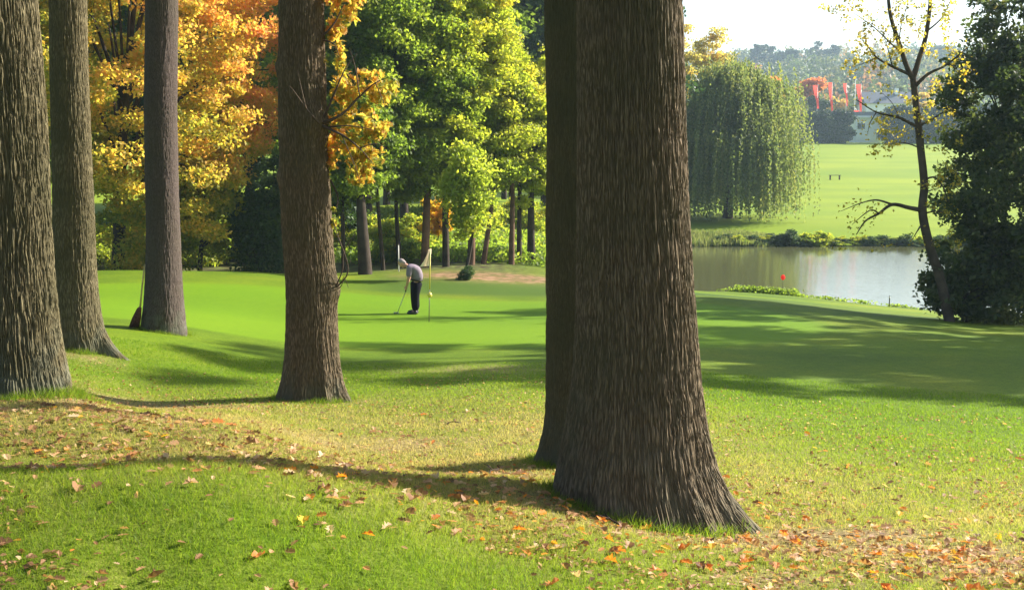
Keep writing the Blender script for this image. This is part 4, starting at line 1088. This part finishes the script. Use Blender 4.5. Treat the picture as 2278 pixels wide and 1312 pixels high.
tbx = Tubes(); tbx.add([(0, 0, hh), (0, 0, hh + 0.1), (0, 0, hh + 0.2)], [0.05, 0.12, 0.03], 8); link('finial', tbx.mesh('finial', M_pole), e)

# bench on far field
bb = ground_at(1857, 156)
e = empty('bench', tuple(bb)); tag(e, 'small dark backless bench alone on the far fairway', 'bench')
hh = 0.62
mb = MB()
for k in (-1, 0, 1): mb.box((0, k * 0.15, hh), (1.6, 0.13, 0.07))
mb.build('seat', M_benchw, e)
for s in (-1, 1):
    mb = MB(); mb.box((s * 0.64, -0.16, hh / 2 - 0.05), (0.10, 0.10, hh)); mb.box((s * 0.64, 0.16, hh / 2 - 0.05), (0.10, 0.10, hh)); mb.box((s * 0.64, 0, hh - 0.08), (0.1, 0.44, 0.08)); mb.build('leg', M_benchw, e)

# red marker at the pond and stake
p_ = PZ(1741, 652, POND + 0.02); bb = np.array([p_[0], p_[1], h1(p_[0], p_[1])])
e = empty('red_marker', tuple(bb)); tag(e, 'small round red marker on a thin stake at the pond edge', 'marker')
zz = P(1741, 617, p_[1])[2] - bb[2]
tbx = Tubes(); tbx.add([(0, 0, -0.3), (0, 0, zz)], [0.01, 0.01], 6); link('stake', tbx.mesh('stake', M_wood_dark), e)
tbx = Tubes(); tbx.add([(0, 0.02, zz - .13), (0, 0.02, zz - .09), (0, .02, zz), (0, .02, zz + .09), (0, .02, zz + .13)], [0.02, .08, .11, .08, .02], 12); link('disc', tbx.mesh('disc', M_redcloth), e)
bb = ground_at(1978, 47.5)
e = empty('stake', tuple(bb)); tag(e, 'thin dark stake at the pond edge left of the slender tree', 'stake')
tbx = Tubes(); tbx.add([(0, 0, -.3), (0, 0, .35), (0, 0, .5)], [0.025, 0.022, 0.01], 6); link('post', tbx.mesh('post', M_wood_dark), e)
tbx = Tubes(); tbx.add([(0, 0, .38), (0, 0, .43)], [0.03, 0.03], 8); link('band', tbx.mesh('band', M_pole), e)
bb = ground_at(887, 44.5)
e = empty('pale_post', tuple(bb)); tag(e, 'thin pale post standing behind the golfer\'s head', 'post')
zz = P(887, 545, 44.5)[2] - bb[2]
tbx = Tubes(); tbx.add([(0, 0, -.3), (0, 0, zz * .5), (0, 0, zz)], [0.024, 0.022, 0.02], 8); link('shaft', tbx.mesh('shaft', M_pole), e)
tbx = Tubes(); tbx.add([(0, 0, zz), (0, 0, zz + .05)], [0.028, 0.02], 8); link('cap', tbx.mesh('cap', M_wood), e)

# flagstick on the green
M_flag = plain('cream_flag', (0.85, 0.74, 0.62), 0.8, 0.05)
M_ypole = plain('yellow_pole', (0.6, 0.5, 0.08), 0.4, 0.05)
M_dpole = plain('dark_pole', (0.10, 0.10, 0.05), 0.4, 0.05)
dF = 26.2
bb = ground_at(954, dF)
e = empty('flagstick', tuple(bb)); tag(e, 'golf flagstick with limp cream flag standing right of the golfer', 'flagstick')
zt = P(957, 553, dF)[2] - bb[2]
lx = 0.05
tbx = Tubes(); tbx.add([(0, 0, -.15), (lx * .5, 0, zt * .45)], [0.011, 0.011], 8); link('lower_pole', tbx.mesh('lower_pole', M_dpole), e)
tbx = Tubes(); tbx.add([(lx * .5, 0, zt * .45), (lx, 0, zt)], [0.014, 0.012], 8); link('upper_pole', tbx.mesh('upper_pole', M_ypole), e)
zk = P(957, 656, dF)[2] - bb[2]
tbx = Tubes(); tbx.add([(lx * .5, 0, zk - .065), (lx * .5, 0, zk - .04), (lx * .5, 0, zk), (lx * .5, 0, zk + .04), (lx * .5, 0, zk + .065)], [0.015, .045, .06, .045, .015], 12); link('ball_marker', tbx.mesh('ball_marker', M_ypole), e)
n = 14; V = []; Fc = []
for i in range(n):
    f = i / (n - 1)
    for j in range(7):
        g = j / 6
        # limp cloth hanging from the top, flaring to lower left
        x = lx * 1.1 - g * (0.04 + 0.20 * f ** 1.5) + (0.025 * math.sin(g * 12) * (1 - f * .3))
        y = 0.03 * math.sin(g * 9 + f * 2)
        z = zt - 0.40 * f - 0.03 * g
        V.append((x, y, z))
Fc = [(i * 7 + j, i * 7 + j + 1, (i + 1) * 7 + j + 1, (i + 1) * 7 + j) for i in range(n - 1) for j in range(6)]
me = bpy.data.meshes.new('flag'); me.from_pydata(V, [], Fc); me.materials.append(M_creamcloth)
o = link('flag', me, e); md = o.modifiers.new('solid', 'SOLIDIFY'); md.thickness = 0.006

# broom leaning on the smooth trunk
M_twig = plain('broom_twigs', (0.11, 0.05, 0.035), 0.9, 0.5, 40)
M_handle = plain('broom_handle', (0.42, 0.33, 0.14), 0.6, 0.2, 20)
dB = 17.55
foot = ground_at(301, dB)
e = empty('besom_broom', tuple(foot)); tag(e, 'twig broom with long handle leaning against the smooth slender trunk', 'broom')
topP = P(322, 588, dB + 0.05) - foot; neck = P(310, 690, dB) - foot
tbx = Tubes(); tbx.add([neck * 1.0 - np.array([0.0, 0, 0.06]), (neck + topP) / 2, topP], [0.016, 0.014, 0.012], 8); link('handle', tbx.mesh('handle', M_handle), e)
tbx = Tubes(); rng = np.random.default_rng(4)
dirn = neck / np.linalg.norm(neck)
for k in range(150):
    a = rng.random() * 6.28; r_ = rng.random() ** .5
    s = neck + np.array([math.cos(a) * .03 * r_, math.sin(a) * .03 * r_, 0.04 * rng.random()])
    f = np.array([-0.02 + math.cos(a) * .085 * r_, math.sin(a) * .085 * r_, 0.01 + 0.03 * rng.random()])
    m_ = (s + f) / 2 + np.array([math.cos(a), math.sin(a), 0]) * .012
    tbx.add([s, m_, f], [0.004, 0.003, 0.002], 4)
link('bristles', tbx.mesh('bristles', M_twig), e)
tbx = Tubes(); tbx.add([neck + dirn * .05, neck + dirn * .0, neck - dirn * .06], [0.026, 0.036, 0.044], 10); link('binding', tbx.mesh('binding', M_twig), e)

# ------------------------------------------------------------------ golfer
def skin(name, verts, edges, radii, mat, parent=None, sub=2, root=0):
    me = bpy.data.meshes.new('tmp'); me.from_pydata([tuple(v) for v in verts], edges, [])
    o = bpy.data.objects.new('tmp', me); COL.objects.link(o)
    md = o.modifiers.new('s', 'SKIN')
    for i, sv in enumerate(me.skin_vertices[0].data):
        r_ = radii[i]; sv.radius = (r_, r_) if not isinstance(r_, tuple) else r_
        sv.use_root = (i == root)
    md2 = o.modifiers.new('ss', 'SUBSURF'); md2.levels = sub; md2.render_levels = sub
    dg = bpy.context.evaluated_depsgraph_get(); dg.update()
    me2 = bpy.data.meshes.new_from_object(o.evaluated_get(dg))
    bpy.data.objects.remove(o)
    me2.name = name; me2.materials.clear(); me2.materials.append(mat)
    for p_ in me2.polygons: p_.use_smooth = True
    return me2
def joined(name, meshes, mat, parent=None, loc=None):
    V = []; Fc = []; n0 = 0
    for m_ in meshes:
        V += [tuple(v.co) for v in m_.vertices]; Fc += [tuple(n0 + i for i in p_.vertices) for p_ in m_.polygons]; n0 = len(V)
    me = bpy.data.meshes.new(name); me.from_pydata(V, [], Fc); me.materials.append(mat)
    for p_ in me.polygons: p_.use_smooth = True
    return link(name, me, parent, loc)
def ball(c0, r_, rot=0.0, nu=16, nv=12):
    c0 = np.array(c0); V = []; Fc = []
    R_ = Matrix.Rotation(rot, 3, 'Y')
    for i in range(nv + 1):
        p_ = math.pi * i / nv
        for j in range(nu):
            a = 2 * math.pi * j / nu
            q = R_ @ Vector((r_[0] * math.sin(p_) * math.cos(a), r_[1] * math.sin(p_) * math.sin(a), r_[2] * math.cos(p_)))
            V.append(tuple(c0 + np.array(q)))
    for i in range(nv):
        for j in range(nu): Fc.append((i * nu + j, (i + 1) * nu + j, (i + 1) * nu + (j + 1) % nu, i * nu + (j + 1) % nu))
    me = bpy.data.meshes.new('b'); me.from_pydata(V, [], Fc); return me
M_skin = plain('skin', (0.5, 0.27, 0.19), 0.55, 0.08)
M_hair = plain('grey_hair', (0.26, 0.22, 0.21), 0.8, 0.15, 60)
M_shirt = plain('pale_lilac_shirt', (0.2, 0.16, 0.19), 0.85, 0.15, 12)
M_trous = plain('navy_trousers', (0.005, 0.005, 0.009), 1.0, 0.3)
M_shoe = plain('black_shoe', (0.015, 0.013, 0.013), 0.4, 0.2)
M_belt = plain('belt_leather', (0.02, 0.015, 0.012), 0.5, 0.2)
M_steel = plain('steel_shaft', (0.35, 0.36, 0.36), 0.3, 0.05, metal=0.8)
gpos = ground_at(922, 28.4)
# body: head, neck, arms, trunk, legs in one surface
pel = (.05, 0, .83)
BV = [pel, (.085, 0, .98), (.04, 0, 1.11), (-.08, 0, 1.20), (-.17, 0, 1.235), (-.235, 0, 1.262), (-.30, 0, 1.29),            # 0..6 spine, neck, head
      (-.09, -.17, 1.165), (-.13, -.185, .93), (-.185, -.055, .72), (-.20, -.025, .655),               # 7..10 near arm
      (-.09, .17, 1.165), (-.13, .185, .93), (-.185, .055, .74), (-.20, .02, .69),                      # 11..14 far arm
      (.05, -.095, .80), (.015, -.12, .45), (.045, -.13, .09), (-.12, -.14, .035),                        # 15..18 near leg
      (.05, .095, .80), (.005, .12, .45), (.04, .13, .09), (-.125, .14, .035)]
BE = [(0, 1), (1, 2), (2, 3), (3, 4), (4, 5), (5, 6), (3, 7), (7, 8), (8, 9), (9, 10), (3, 11), (11, 12), (12, 13), (13, 14), (0, 15), (15, 16), (16, 17), (17, 18), (0, 19), (19, 20), (20, 21), (21, 22)]
BR = [.07, .08, .11, .11, .055, .055, .085, .055, .042, .028, .03, .055, .042, .028, .03, .06, .058, .04, .035, .06, .058, .04, .035]
bod = skin('body', BV, BE, BR, M_skin)
parts = [bod, ball((-.305, 0, 1.30), (.088, .074, .112), R(-52))]
# nose, ears, chin
hf = Matrix.Rotation(R(-52), 3, 'Y')
def hp_(x, y, z): q = hf @ Vector((x, y, z)); return (-.305 + q.x, q.y, 1.30 + q.z)
parts.append(ball(hp_(-.093, 0, -.012), (.018, .013, .022), R(-52), 8, 6))
parts.append(ball(hp_(-.045, 0, -.085), (.042, .04, .034), R(-52), 10, 8))
for s in (-1, 1): parts.append(ball(hp_(.005, s * .074, -.005), (.018, .010, .03), R(-52), 8, 6))
# hands: palm, four fingers and a thumb round the grip
for s, z0 in ((-1, .655), (1, .69)):
    hx, hy = -.205, s * .022
    parts.append(ball((hx, hy, z0), (.028, .018, .045), R(20), 10, 8))
    for f in range(4):
        zf = z0 + .022 - f * .017
        parts.append(skin('f', [(hx - .005, hy, zf), (hx - .035 + f * .003, hy, zf - .008), (hx - .042 + f * .003, hy - s * .025, zf - .012), (hx - .022, hy - s * .036, zf - .01)], [(0, 1), (1, 2), (2, 3)], [.010, .009, .0085, .007], M_skin, sub=1))
    parts.append(skin('f', [(hx, hy, z0 + .03), (hx - .022, hy - s * .01, z0 + .005), (hx - .03, hy - s * .018, z0 - .025)], [(0, 1), (1, 2)], [.011, .010, .008], M_skin, sub=1))
person = joined('person', parts, M_skin, None, tuple(gpos))
tag(person, 'golfer bent over his putt in pale shirt and dark trousers on the green', 'person')
joined('hair', [ball(hp_(.028, 0, .022), (.078, .079, .098), R(-52)), ball(hp_(.05, 0, -.02), (.05, .068, .07), R(-52))], M_hair, person)
eyes = [ball(hp_(-.078, s * .028, .012), (.012, .012, .008), R(-52), 8, 6) for s in (-1, 1)]
joined('eyes', eyes, M_shoe, person)
sh = skin('shirt', [(.058, 0, .84), (.088, 0, .98), (.04, 0, 1.115), (-.08, 0, 1.20), (-.15, 0, 1.228), (-.09, -.165, 1.17), (-.125, -.188, .96), (-.09, .165, 1.17), (-.125, .188, .96)], [(0, 1), (1, 2), (2, 3), (3, 4), (3, 5), (5, 6), (3, 7), (7, 8)], [.175, .172, .178, .155, .085, .09, .075, .09, .075], M_shirt)
joined('shirt', [sh], M_shirt, person)
tr_ = skin('trousers', [(.062, 0, .93), (.055, 0, .80), (.05, -.09, .74), (.02, -.12, .45), (.045, -.13, .085), (.05, .09, .74), (.01, .12, .45), (.04, .13, .085)], [(0, 1), (1, 2), (2, 3), (3, 4), (1, 5), (5, 6), (6, 7)], [.18, .185, .15, .115, .10, .15, .115, .10], M_trous)
joined('trousers', [tr_], M_trous, person)
tbx = Tubes(); tbx.add([(.058, 0, .855), (.062, 0, .89)], [.158, .158], 20); link('belt', tbx.mesh('belt', M_belt), person)
for s in (-1, 1):
    a_ = ball((-.04, s * .135, .045), (.145, .05, .045)); b2 = ball((.03, s * .135, .06), (.06, .046, .06))
    joined('shoe', [a_, b2], M_shoe, person)
# putter
e = empty('putter', tuple(gpos + np.array([-.20, 0, .66])))
tag(e, 'thin steel putter held by the golfer', 'putter')
hd = P(884, 691, 28.25) - gpos - np.array([-.20, 0, .66])
hd[2] = h1(gpos[0] - .43, gpos[1] - .1) - gpos[2] - .66 + .03
tbx = Tubes(); tbx.add([(0.03, 0, .13), (0, 0, 0), (-.02, 0, -.09)], [.016, .015, .013], 8); link('grip', tbx.mesh('grip', M_belt), e)
tbx = Tubes(); tbx.add([(-.02, 0, -.09), hd], [.009, .008], 6); link('shaft', tbx.mesh('shaft', M_steel), e)
mb = MB(); mb.box(hd + np.array([-.03, 0, 0]), (.13, .045, .04)); mb.build('club_head', M_steel, e, bev=0.008)
# ball
gb = gpos + np.array([-.50, -.05, 0]); gb[2] = h1(gb[0], gb[1]) + .021
M_ball = plain('golf_ball', (0.8, 0.8, 0.8), 0.3, 0.02)
o = joined('golf_ball', [ball((0, 0, 0), (.0215, .0215, .0215))], M_ball, None, tuple(gb)); tag(o, 'white golf ball beside the putter head', 'golf ball')

# ------------------------------------------------------------------ grass blades near the camera
rng = np.random.default_rng(12)
def scatter(n, r0, r1, p=1.0, half=27.5):
    r_ = np.exp(rng.uniform(math.log(r0), math.log(r1), n)) if p == 0 else (r0 ** p + (r1 ** p - r0 ** p) * rng.random(n)) ** (1 / p)
    a = np.radians(rng.uniform(-half, half, n))
    return r_ * np.sin(a), r_ * np.cos(a)
x, y = scatter(420000, 3.3, 17, 0)
z = H(x, y)
rr_ = np.sqrt(x * x + y * y)
patch = vnoise(x * 1.3, y * 1.3, 0, 21) * 0.6 + vnoise(x * 4, y * 4, 0, 22) * 0.4
dn = np.clip((15.5 - rr_) / 5, 0, 1) * 0.74 * (1 - 0.55 * np.clip((x - 1.4) / 2.0, 0, 1) * np.clip((y - 7.0) / 2.5, 0, 1)) * (1 - 0.75 * np.exp(-(((x + .8) / 3.0) ** 2 + ((y - 4.4) / 1.1) ** 2)))
tint = np.clip(0.17 + 0.35 * rng.random(len(x)) + 0.75 * dn * (0.4 + patch) + 0.12 * (rng.random(len(x)) > .9), 0, 1)
hgt = (0.016 + 0.022 * rng.random(len(x))) * (0.7 + 0.7 * patch)
wd = 0.0032 * np.clip(rr_ / 5, 0.8, 2.8)
dd_ = np.zeros(len(x))
for (u_, v_, d_, rx_, ry_, s_) in DIRT:
    cx_, cy_ = gp(u_, v_, d_); dd_ = np.maximum(dd_, s_ * blob(x, y, cx_, cy_, rx_, ry_))
kp = rng.random(len(x)) > np.clip(1.7 * dd_ * (0.5 + patch) - 0.15, 0, 0.94)
x, y, z, tint, hgt, wd = x[kp], y[kp], z[kp], np.clip(tint + .35 * dd_, 0, 1)[kp], (hgt * (1 - .35 * dd_))[kp], wd[kp]
C = np.stack([x, y, z - 0.003], 1)
bx, by = [], []
for rt, rad_ in ((r6, .50), (r5, .40), (r4, .33), (r1, .42), (r2, .3), (r3, .28)):
    k_ = 5200; a_ = rng.random(k_) * 6.283; q_ = rad_ * 0.95 + np.abs(rng.normal(size=k_)) * 0.09
    bx.append(rt[0] + q_ * np.cos(a_)); by.append(rt[1] + q_ * np.sin(a_))
bx = np.concatenate(bx); by = np.concatenate(by); nb = len(bx)
C = np.concatenate([C, np.stack([bx, by, H(bx, by) - 0.003], 1)])
hgt = np.concatenate([hgt, (0.03 + 0.055 * rng.random(nb)) * (0.4 + vnoise(bx * 6, by * 6, 0, 8))]); wd = np.concatenate([wd, np.full(nb, .0045)]); tint = np.concatenate([tint, 0.15 + 0.65 * rng.random(nb)])
g = link('grass', blades('grass', C, hgt, wd, tint, M_blade, 13, 0.55)); tag(g, 'short lawn grass blades on the near slope', 'grass', kind='stuff')

# ------------------------------------------------------------------ fallen leaves
n = 15000
x, y = scatter(n, 3.4, 15.5, 0, 27)
den = np.full(n, 0.25)
def pb(u, v, d, rx, ry, s):
    global den
    cx_, cy_ = gp(u, v, d); den = np.maximum(den, s * blob(x, y, cx_, cy_, rx, ry))
den = np.maximum(den, 0.75 * np.exp(-((y - 6.4) / 1.5) ** 2) * (x < 2.0))
den = np.maximum(den, 0.6 * np.exp(-((y - 5.6) / 0.9) ** 2) * (x > 0.0))
den = np.maximum(den, 0.5 * np.exp(-((y - 4.8) / 0.7) ** 2) * (x > 1.0))
pb(250, 850, 11, 1.3, .8, .9); pb(1860, 1190, 6.2, .8, .4, .6)
den = np.maximum(den, 0.95 * blob(x, y, r6[0] + .1, r6[1] - .62, .75, .28)); den = np.maximum(den, 0.9 * blob(x, y, r6[0] + .85, r6[1] - .75, .5, .3))
den *= np.clip((14 - y) / 5, 0.05, 1)
den *= 0.45 + 1.1 * vnoise(x * 0.9, y * 0.9, 0, 61)
den *= np.where((x < 0.1) & (y < 5.0), 0.45, 1)
keep = rng.random(n) < den * 0.85
# none inside trunks
for rt, rad_ in ((r6, .5), (r5, .4), (r4, .35), (r1, .45), (r2, .3)):
    keep &= ((x - rt[0]) ** 2 + (y - rt[1]) ** 2) > rad_ ** 2
x, y = x[keep], y[keep]; n = len(x)
sz = 0.028 + 0.062 * rng.random(n) ** 1.9
tn = rng.random(n)
orange = (np.exp(-((y - 5.7) / 1.0) ** 2) * (x > -0.2)) > rng.random(n) * 1.5
tn = np.where(orange | (rng.random(n) < .12), 0.62 + 0.38 * rng.random(n), tn * 0.8)
tn = np.where((rng.random(n) < .35), 0.12 + .35 * rng.random(n), tn)
order = np.argsort(-(sz / np.sqrt(x * x + y * y)) - 10 * (np.abs(x / y) < 0.45))
x, y, sz, tn = x[order], y[order], sz[order], tn[order]
z = H(x, y)
NI = 290
# leaf meshes, each curled its own way
def leaf_proto(k, tval):
    r_ = np.random.default_rng(900 + k)
    T, TF = T_OAK
    V = T.copy() - np.array([0, .5, 0])
    cu = r_.uniform(.2, 1.5); cv = r_.uniform(-.8, .9)
    V[:, 2] += cu * V[:, 0] ** 2 * 1.3 + cv * V[:, 1] ** 2 * .6 + r_.normal(size=len(V)) * .04
    V[:, 0] *= r_.uniform(.7, 1.15)
    V = np.concatenate([V, [[0.015, -.72, .05], [-.015, -.72, .05]]])
    st = np.array([[0, 15, 16, 0]])
    V[:, 2] -= V[:, 2].min()
    return mesh_np('fallen_leaf', V, [np.concatenate([TF, ]), np.array([[0, 15, 16]])], [M_litter], {'tint': ('FACE', np.full(len(TF) + 1, tval) + np.concatenate([r_.normal(size=len(TF)) * .02, [0]]))})
CLS = [(0.06, 'dark brown curled'), (0.25, 'brown'), (0.45, 'tan'), (0.62, 'pale cream dry'), (0.76, 'rusty orange'), (0.9, 'bright orange'), (0.99, 'yellow')]
protos = [[leaf_proto(i * 5 + j, tv) for j in range(5)] for i, (tv, _) in enumerate(CLS)]
def where_(x_, y_):
    u_ = 1139 + F * x_ / y_
    if (x_ - r6[0]) ** 2 + (y_ - r6[1]) ** 2 < 1.0: return 'by the left roots of the largest trunk' if x_ < r6[0] else 'by the right roots of the largest trunk'
    row = 'bottom edge' if y_ < 4.5 else ('lower grass' if y_ < 5.3 else 'grass by the shadows')
    for lim, txt in ((130, 'in the lower left corner'), (330, 'in the lower left'), (520, 'left of the lone trunk\'s line'), (700, 'below the lone trunk'), (880, 'below the golfer'), (1060, 'below the flagstick'), (1230, 'left of the largest trunk'), (1420, 'left of the largest trunk'),
                     (1600, 'right before the largest trunk'), (1780, 'right of the largest trunk'), (1960, 'below the pond'), (2120, 'below the slender tree'), (9999, 'in the lower right corner')):
        if u_ < lim: break
    return 'on the ' + row + ' ' + txt
for k in range(min(NI, n)):
    ci = int(np.argmin([abs(tn[k] - tv) for tv, _ in CLS]))
    me = protos[ci][k % 5]
    o = link('fallen_leaf', me, None, (float(x[k]), float(y[k]), float(z[k]) + 0.014))
    s_i = float(sz[k]); o.scale = (s_i, s_i, s_i)
    o.rotation_euler = (rng.normal() * .2, rng.normal() * .2, rng.random() * 6.28)
    lab = (('small ' if s_i < .05 else 'large ' if s_i > .066 else '') + CLS[ci][1] + ' fallen leaf ' + where_(x[k], y[k]))
    if len(lab.replace('\'', ' ').split()) > 16: lab = lab.replace(' fallen', '', 1).replace(' curled', '', 1).replace('the lower grass', 'grass').replace('large ', '', 1)
    tag(o, lab, 'leaf', 'fallen leaves scattered on the near slope')
C = np.stack([x, y, z + 0.018], 1)[NI:]
o = link('leaf_litter', leaves('leaf_litter', C, sz[NI:], np.clip(tn[NI:], 0, 1), [M_litter], T_OAK, 65, flat=.3, direction=None)); tag(o, 'small scattered fallen leaves further up and across the slope', 'leaf litter', kind='stuff')
# fine crumbs of litter
x, y = scatter(16000, 4.0, 15, 0, 27)
dd_ = np.zeros(len(x))
for (u_, v_, d_, rx_, ry_, s_) in DIRT:
    cx_, cy_ = gp(u_, v_, d_); dd_ = np.maximum(dd_, s_ * blob(x, y, cx_, cy_, rx_, ry_))
kp = (vnoise(x * 1.1, y * 1.1, 0, 71) > .55) | (rng.random(len(x)) < dd_ * 1.3)
x, y = x[kp], y[kp]
C = np.stack([x, y, H(x, y) + .012], 1)
o = link('leaf_crumbs', leaves('leaf_crumbs', C, 0.018 + .02 * rng.random(len(x)), rng.random(len(x)) * .6, [M_litter], T_FOLD, 66, flat=.6)); tag(o, 'crumbled brown leaf bits in the thin grass', 'leaf litter', kind='stuff')
# a few dead twigs and a clod
def twig(u, d, L_, rot, lab):
    bb = ground_at(u, d)
    tbx = Tubes()
    tbx.add(curve_pts([(-L_ / 2, 0, .012), (-L_ * .1, .02, .03), (L_ * .25, -.01, .025), (L_ / 2, .03, .012)], 4), np.linspace(.008, .003, 13), 6)
    tbx.add([(0, .01, .028), (L_ * .15, .06, .05), (L_ * .25, .10, .05)], [.004, .003, .002], 5)
    o = link('twig', tbx.mesh('twig', M_wood), None, tuple(bb)); o.rotation_euler = (0, 0, rot)
    tag(o, lab, 'twig')
twig(1010, 10.6, .16, .3, 'short dark twig lying on the grass right of the lone trunk')
twig(1100, 7.6, .2, 1.2, 'thin twig standing out of the leaves left of the largest trunk')
twig(1360, 6.0, .25, 2.2, 'thin twig at the foot of the largest trunk')

# ------------------------------------------------------------------ haze
m, t, out = newmat('haze')
pv = N(t, 'ShaderNodeVolumePrincipled')
pv.inputs['Color'].default_value = (0.58, 0.76, 0.96, 1)
pv.inputs['Density'].default_value = 0.00032
pv.inputs['Anisotropy'].default_value = 0.35
t.links.new(pv.outputs[0], out.inputs['Volume'])
mb = MB(); mb.box((0, 0, 52), (5600, 5600, 122))
hz = mb.build('haze', m); tag(hz, kind='stuff')
hz.location = (0, 0, 0)

# ------------------------------------------------------------------ labels that still coincide get their order from left to right
bylab = {}
for o in S.objects:
    if o.parent is None and o.get('label'): bylab.setdefault(o['label'], []).append(o)
ORD = ['first', 'second', 'third', 'fourth', 'fifth', 'sixth', 'seventh', 'eighth', 'ninth', 'tenth']
for lab, os_ in bylab.items():
    if len(os_) < 2 or len(os_) > 10: continue
    if any('beyond the right edge that shades' in lab for _ in (0,)): continue
    os_.sort(key=lambda o: o.location.x / max(0.1, o.location.y))
    for k, o in enumerate(os_):
        new = lab + ', ' + (('left', 'right')[k] + ' one' if len(os_) == 2 else ORD[k] + ' from left')
        if len(new.replace("'", ' ').split()) > 16: new = new.replace(' fallen', '', 1).replace(' in the undergrowth', '', 1).replace('the lower grass', 'grass')
        if len(new.replace("'", ' ').split()) <= 16: o['label'] = new
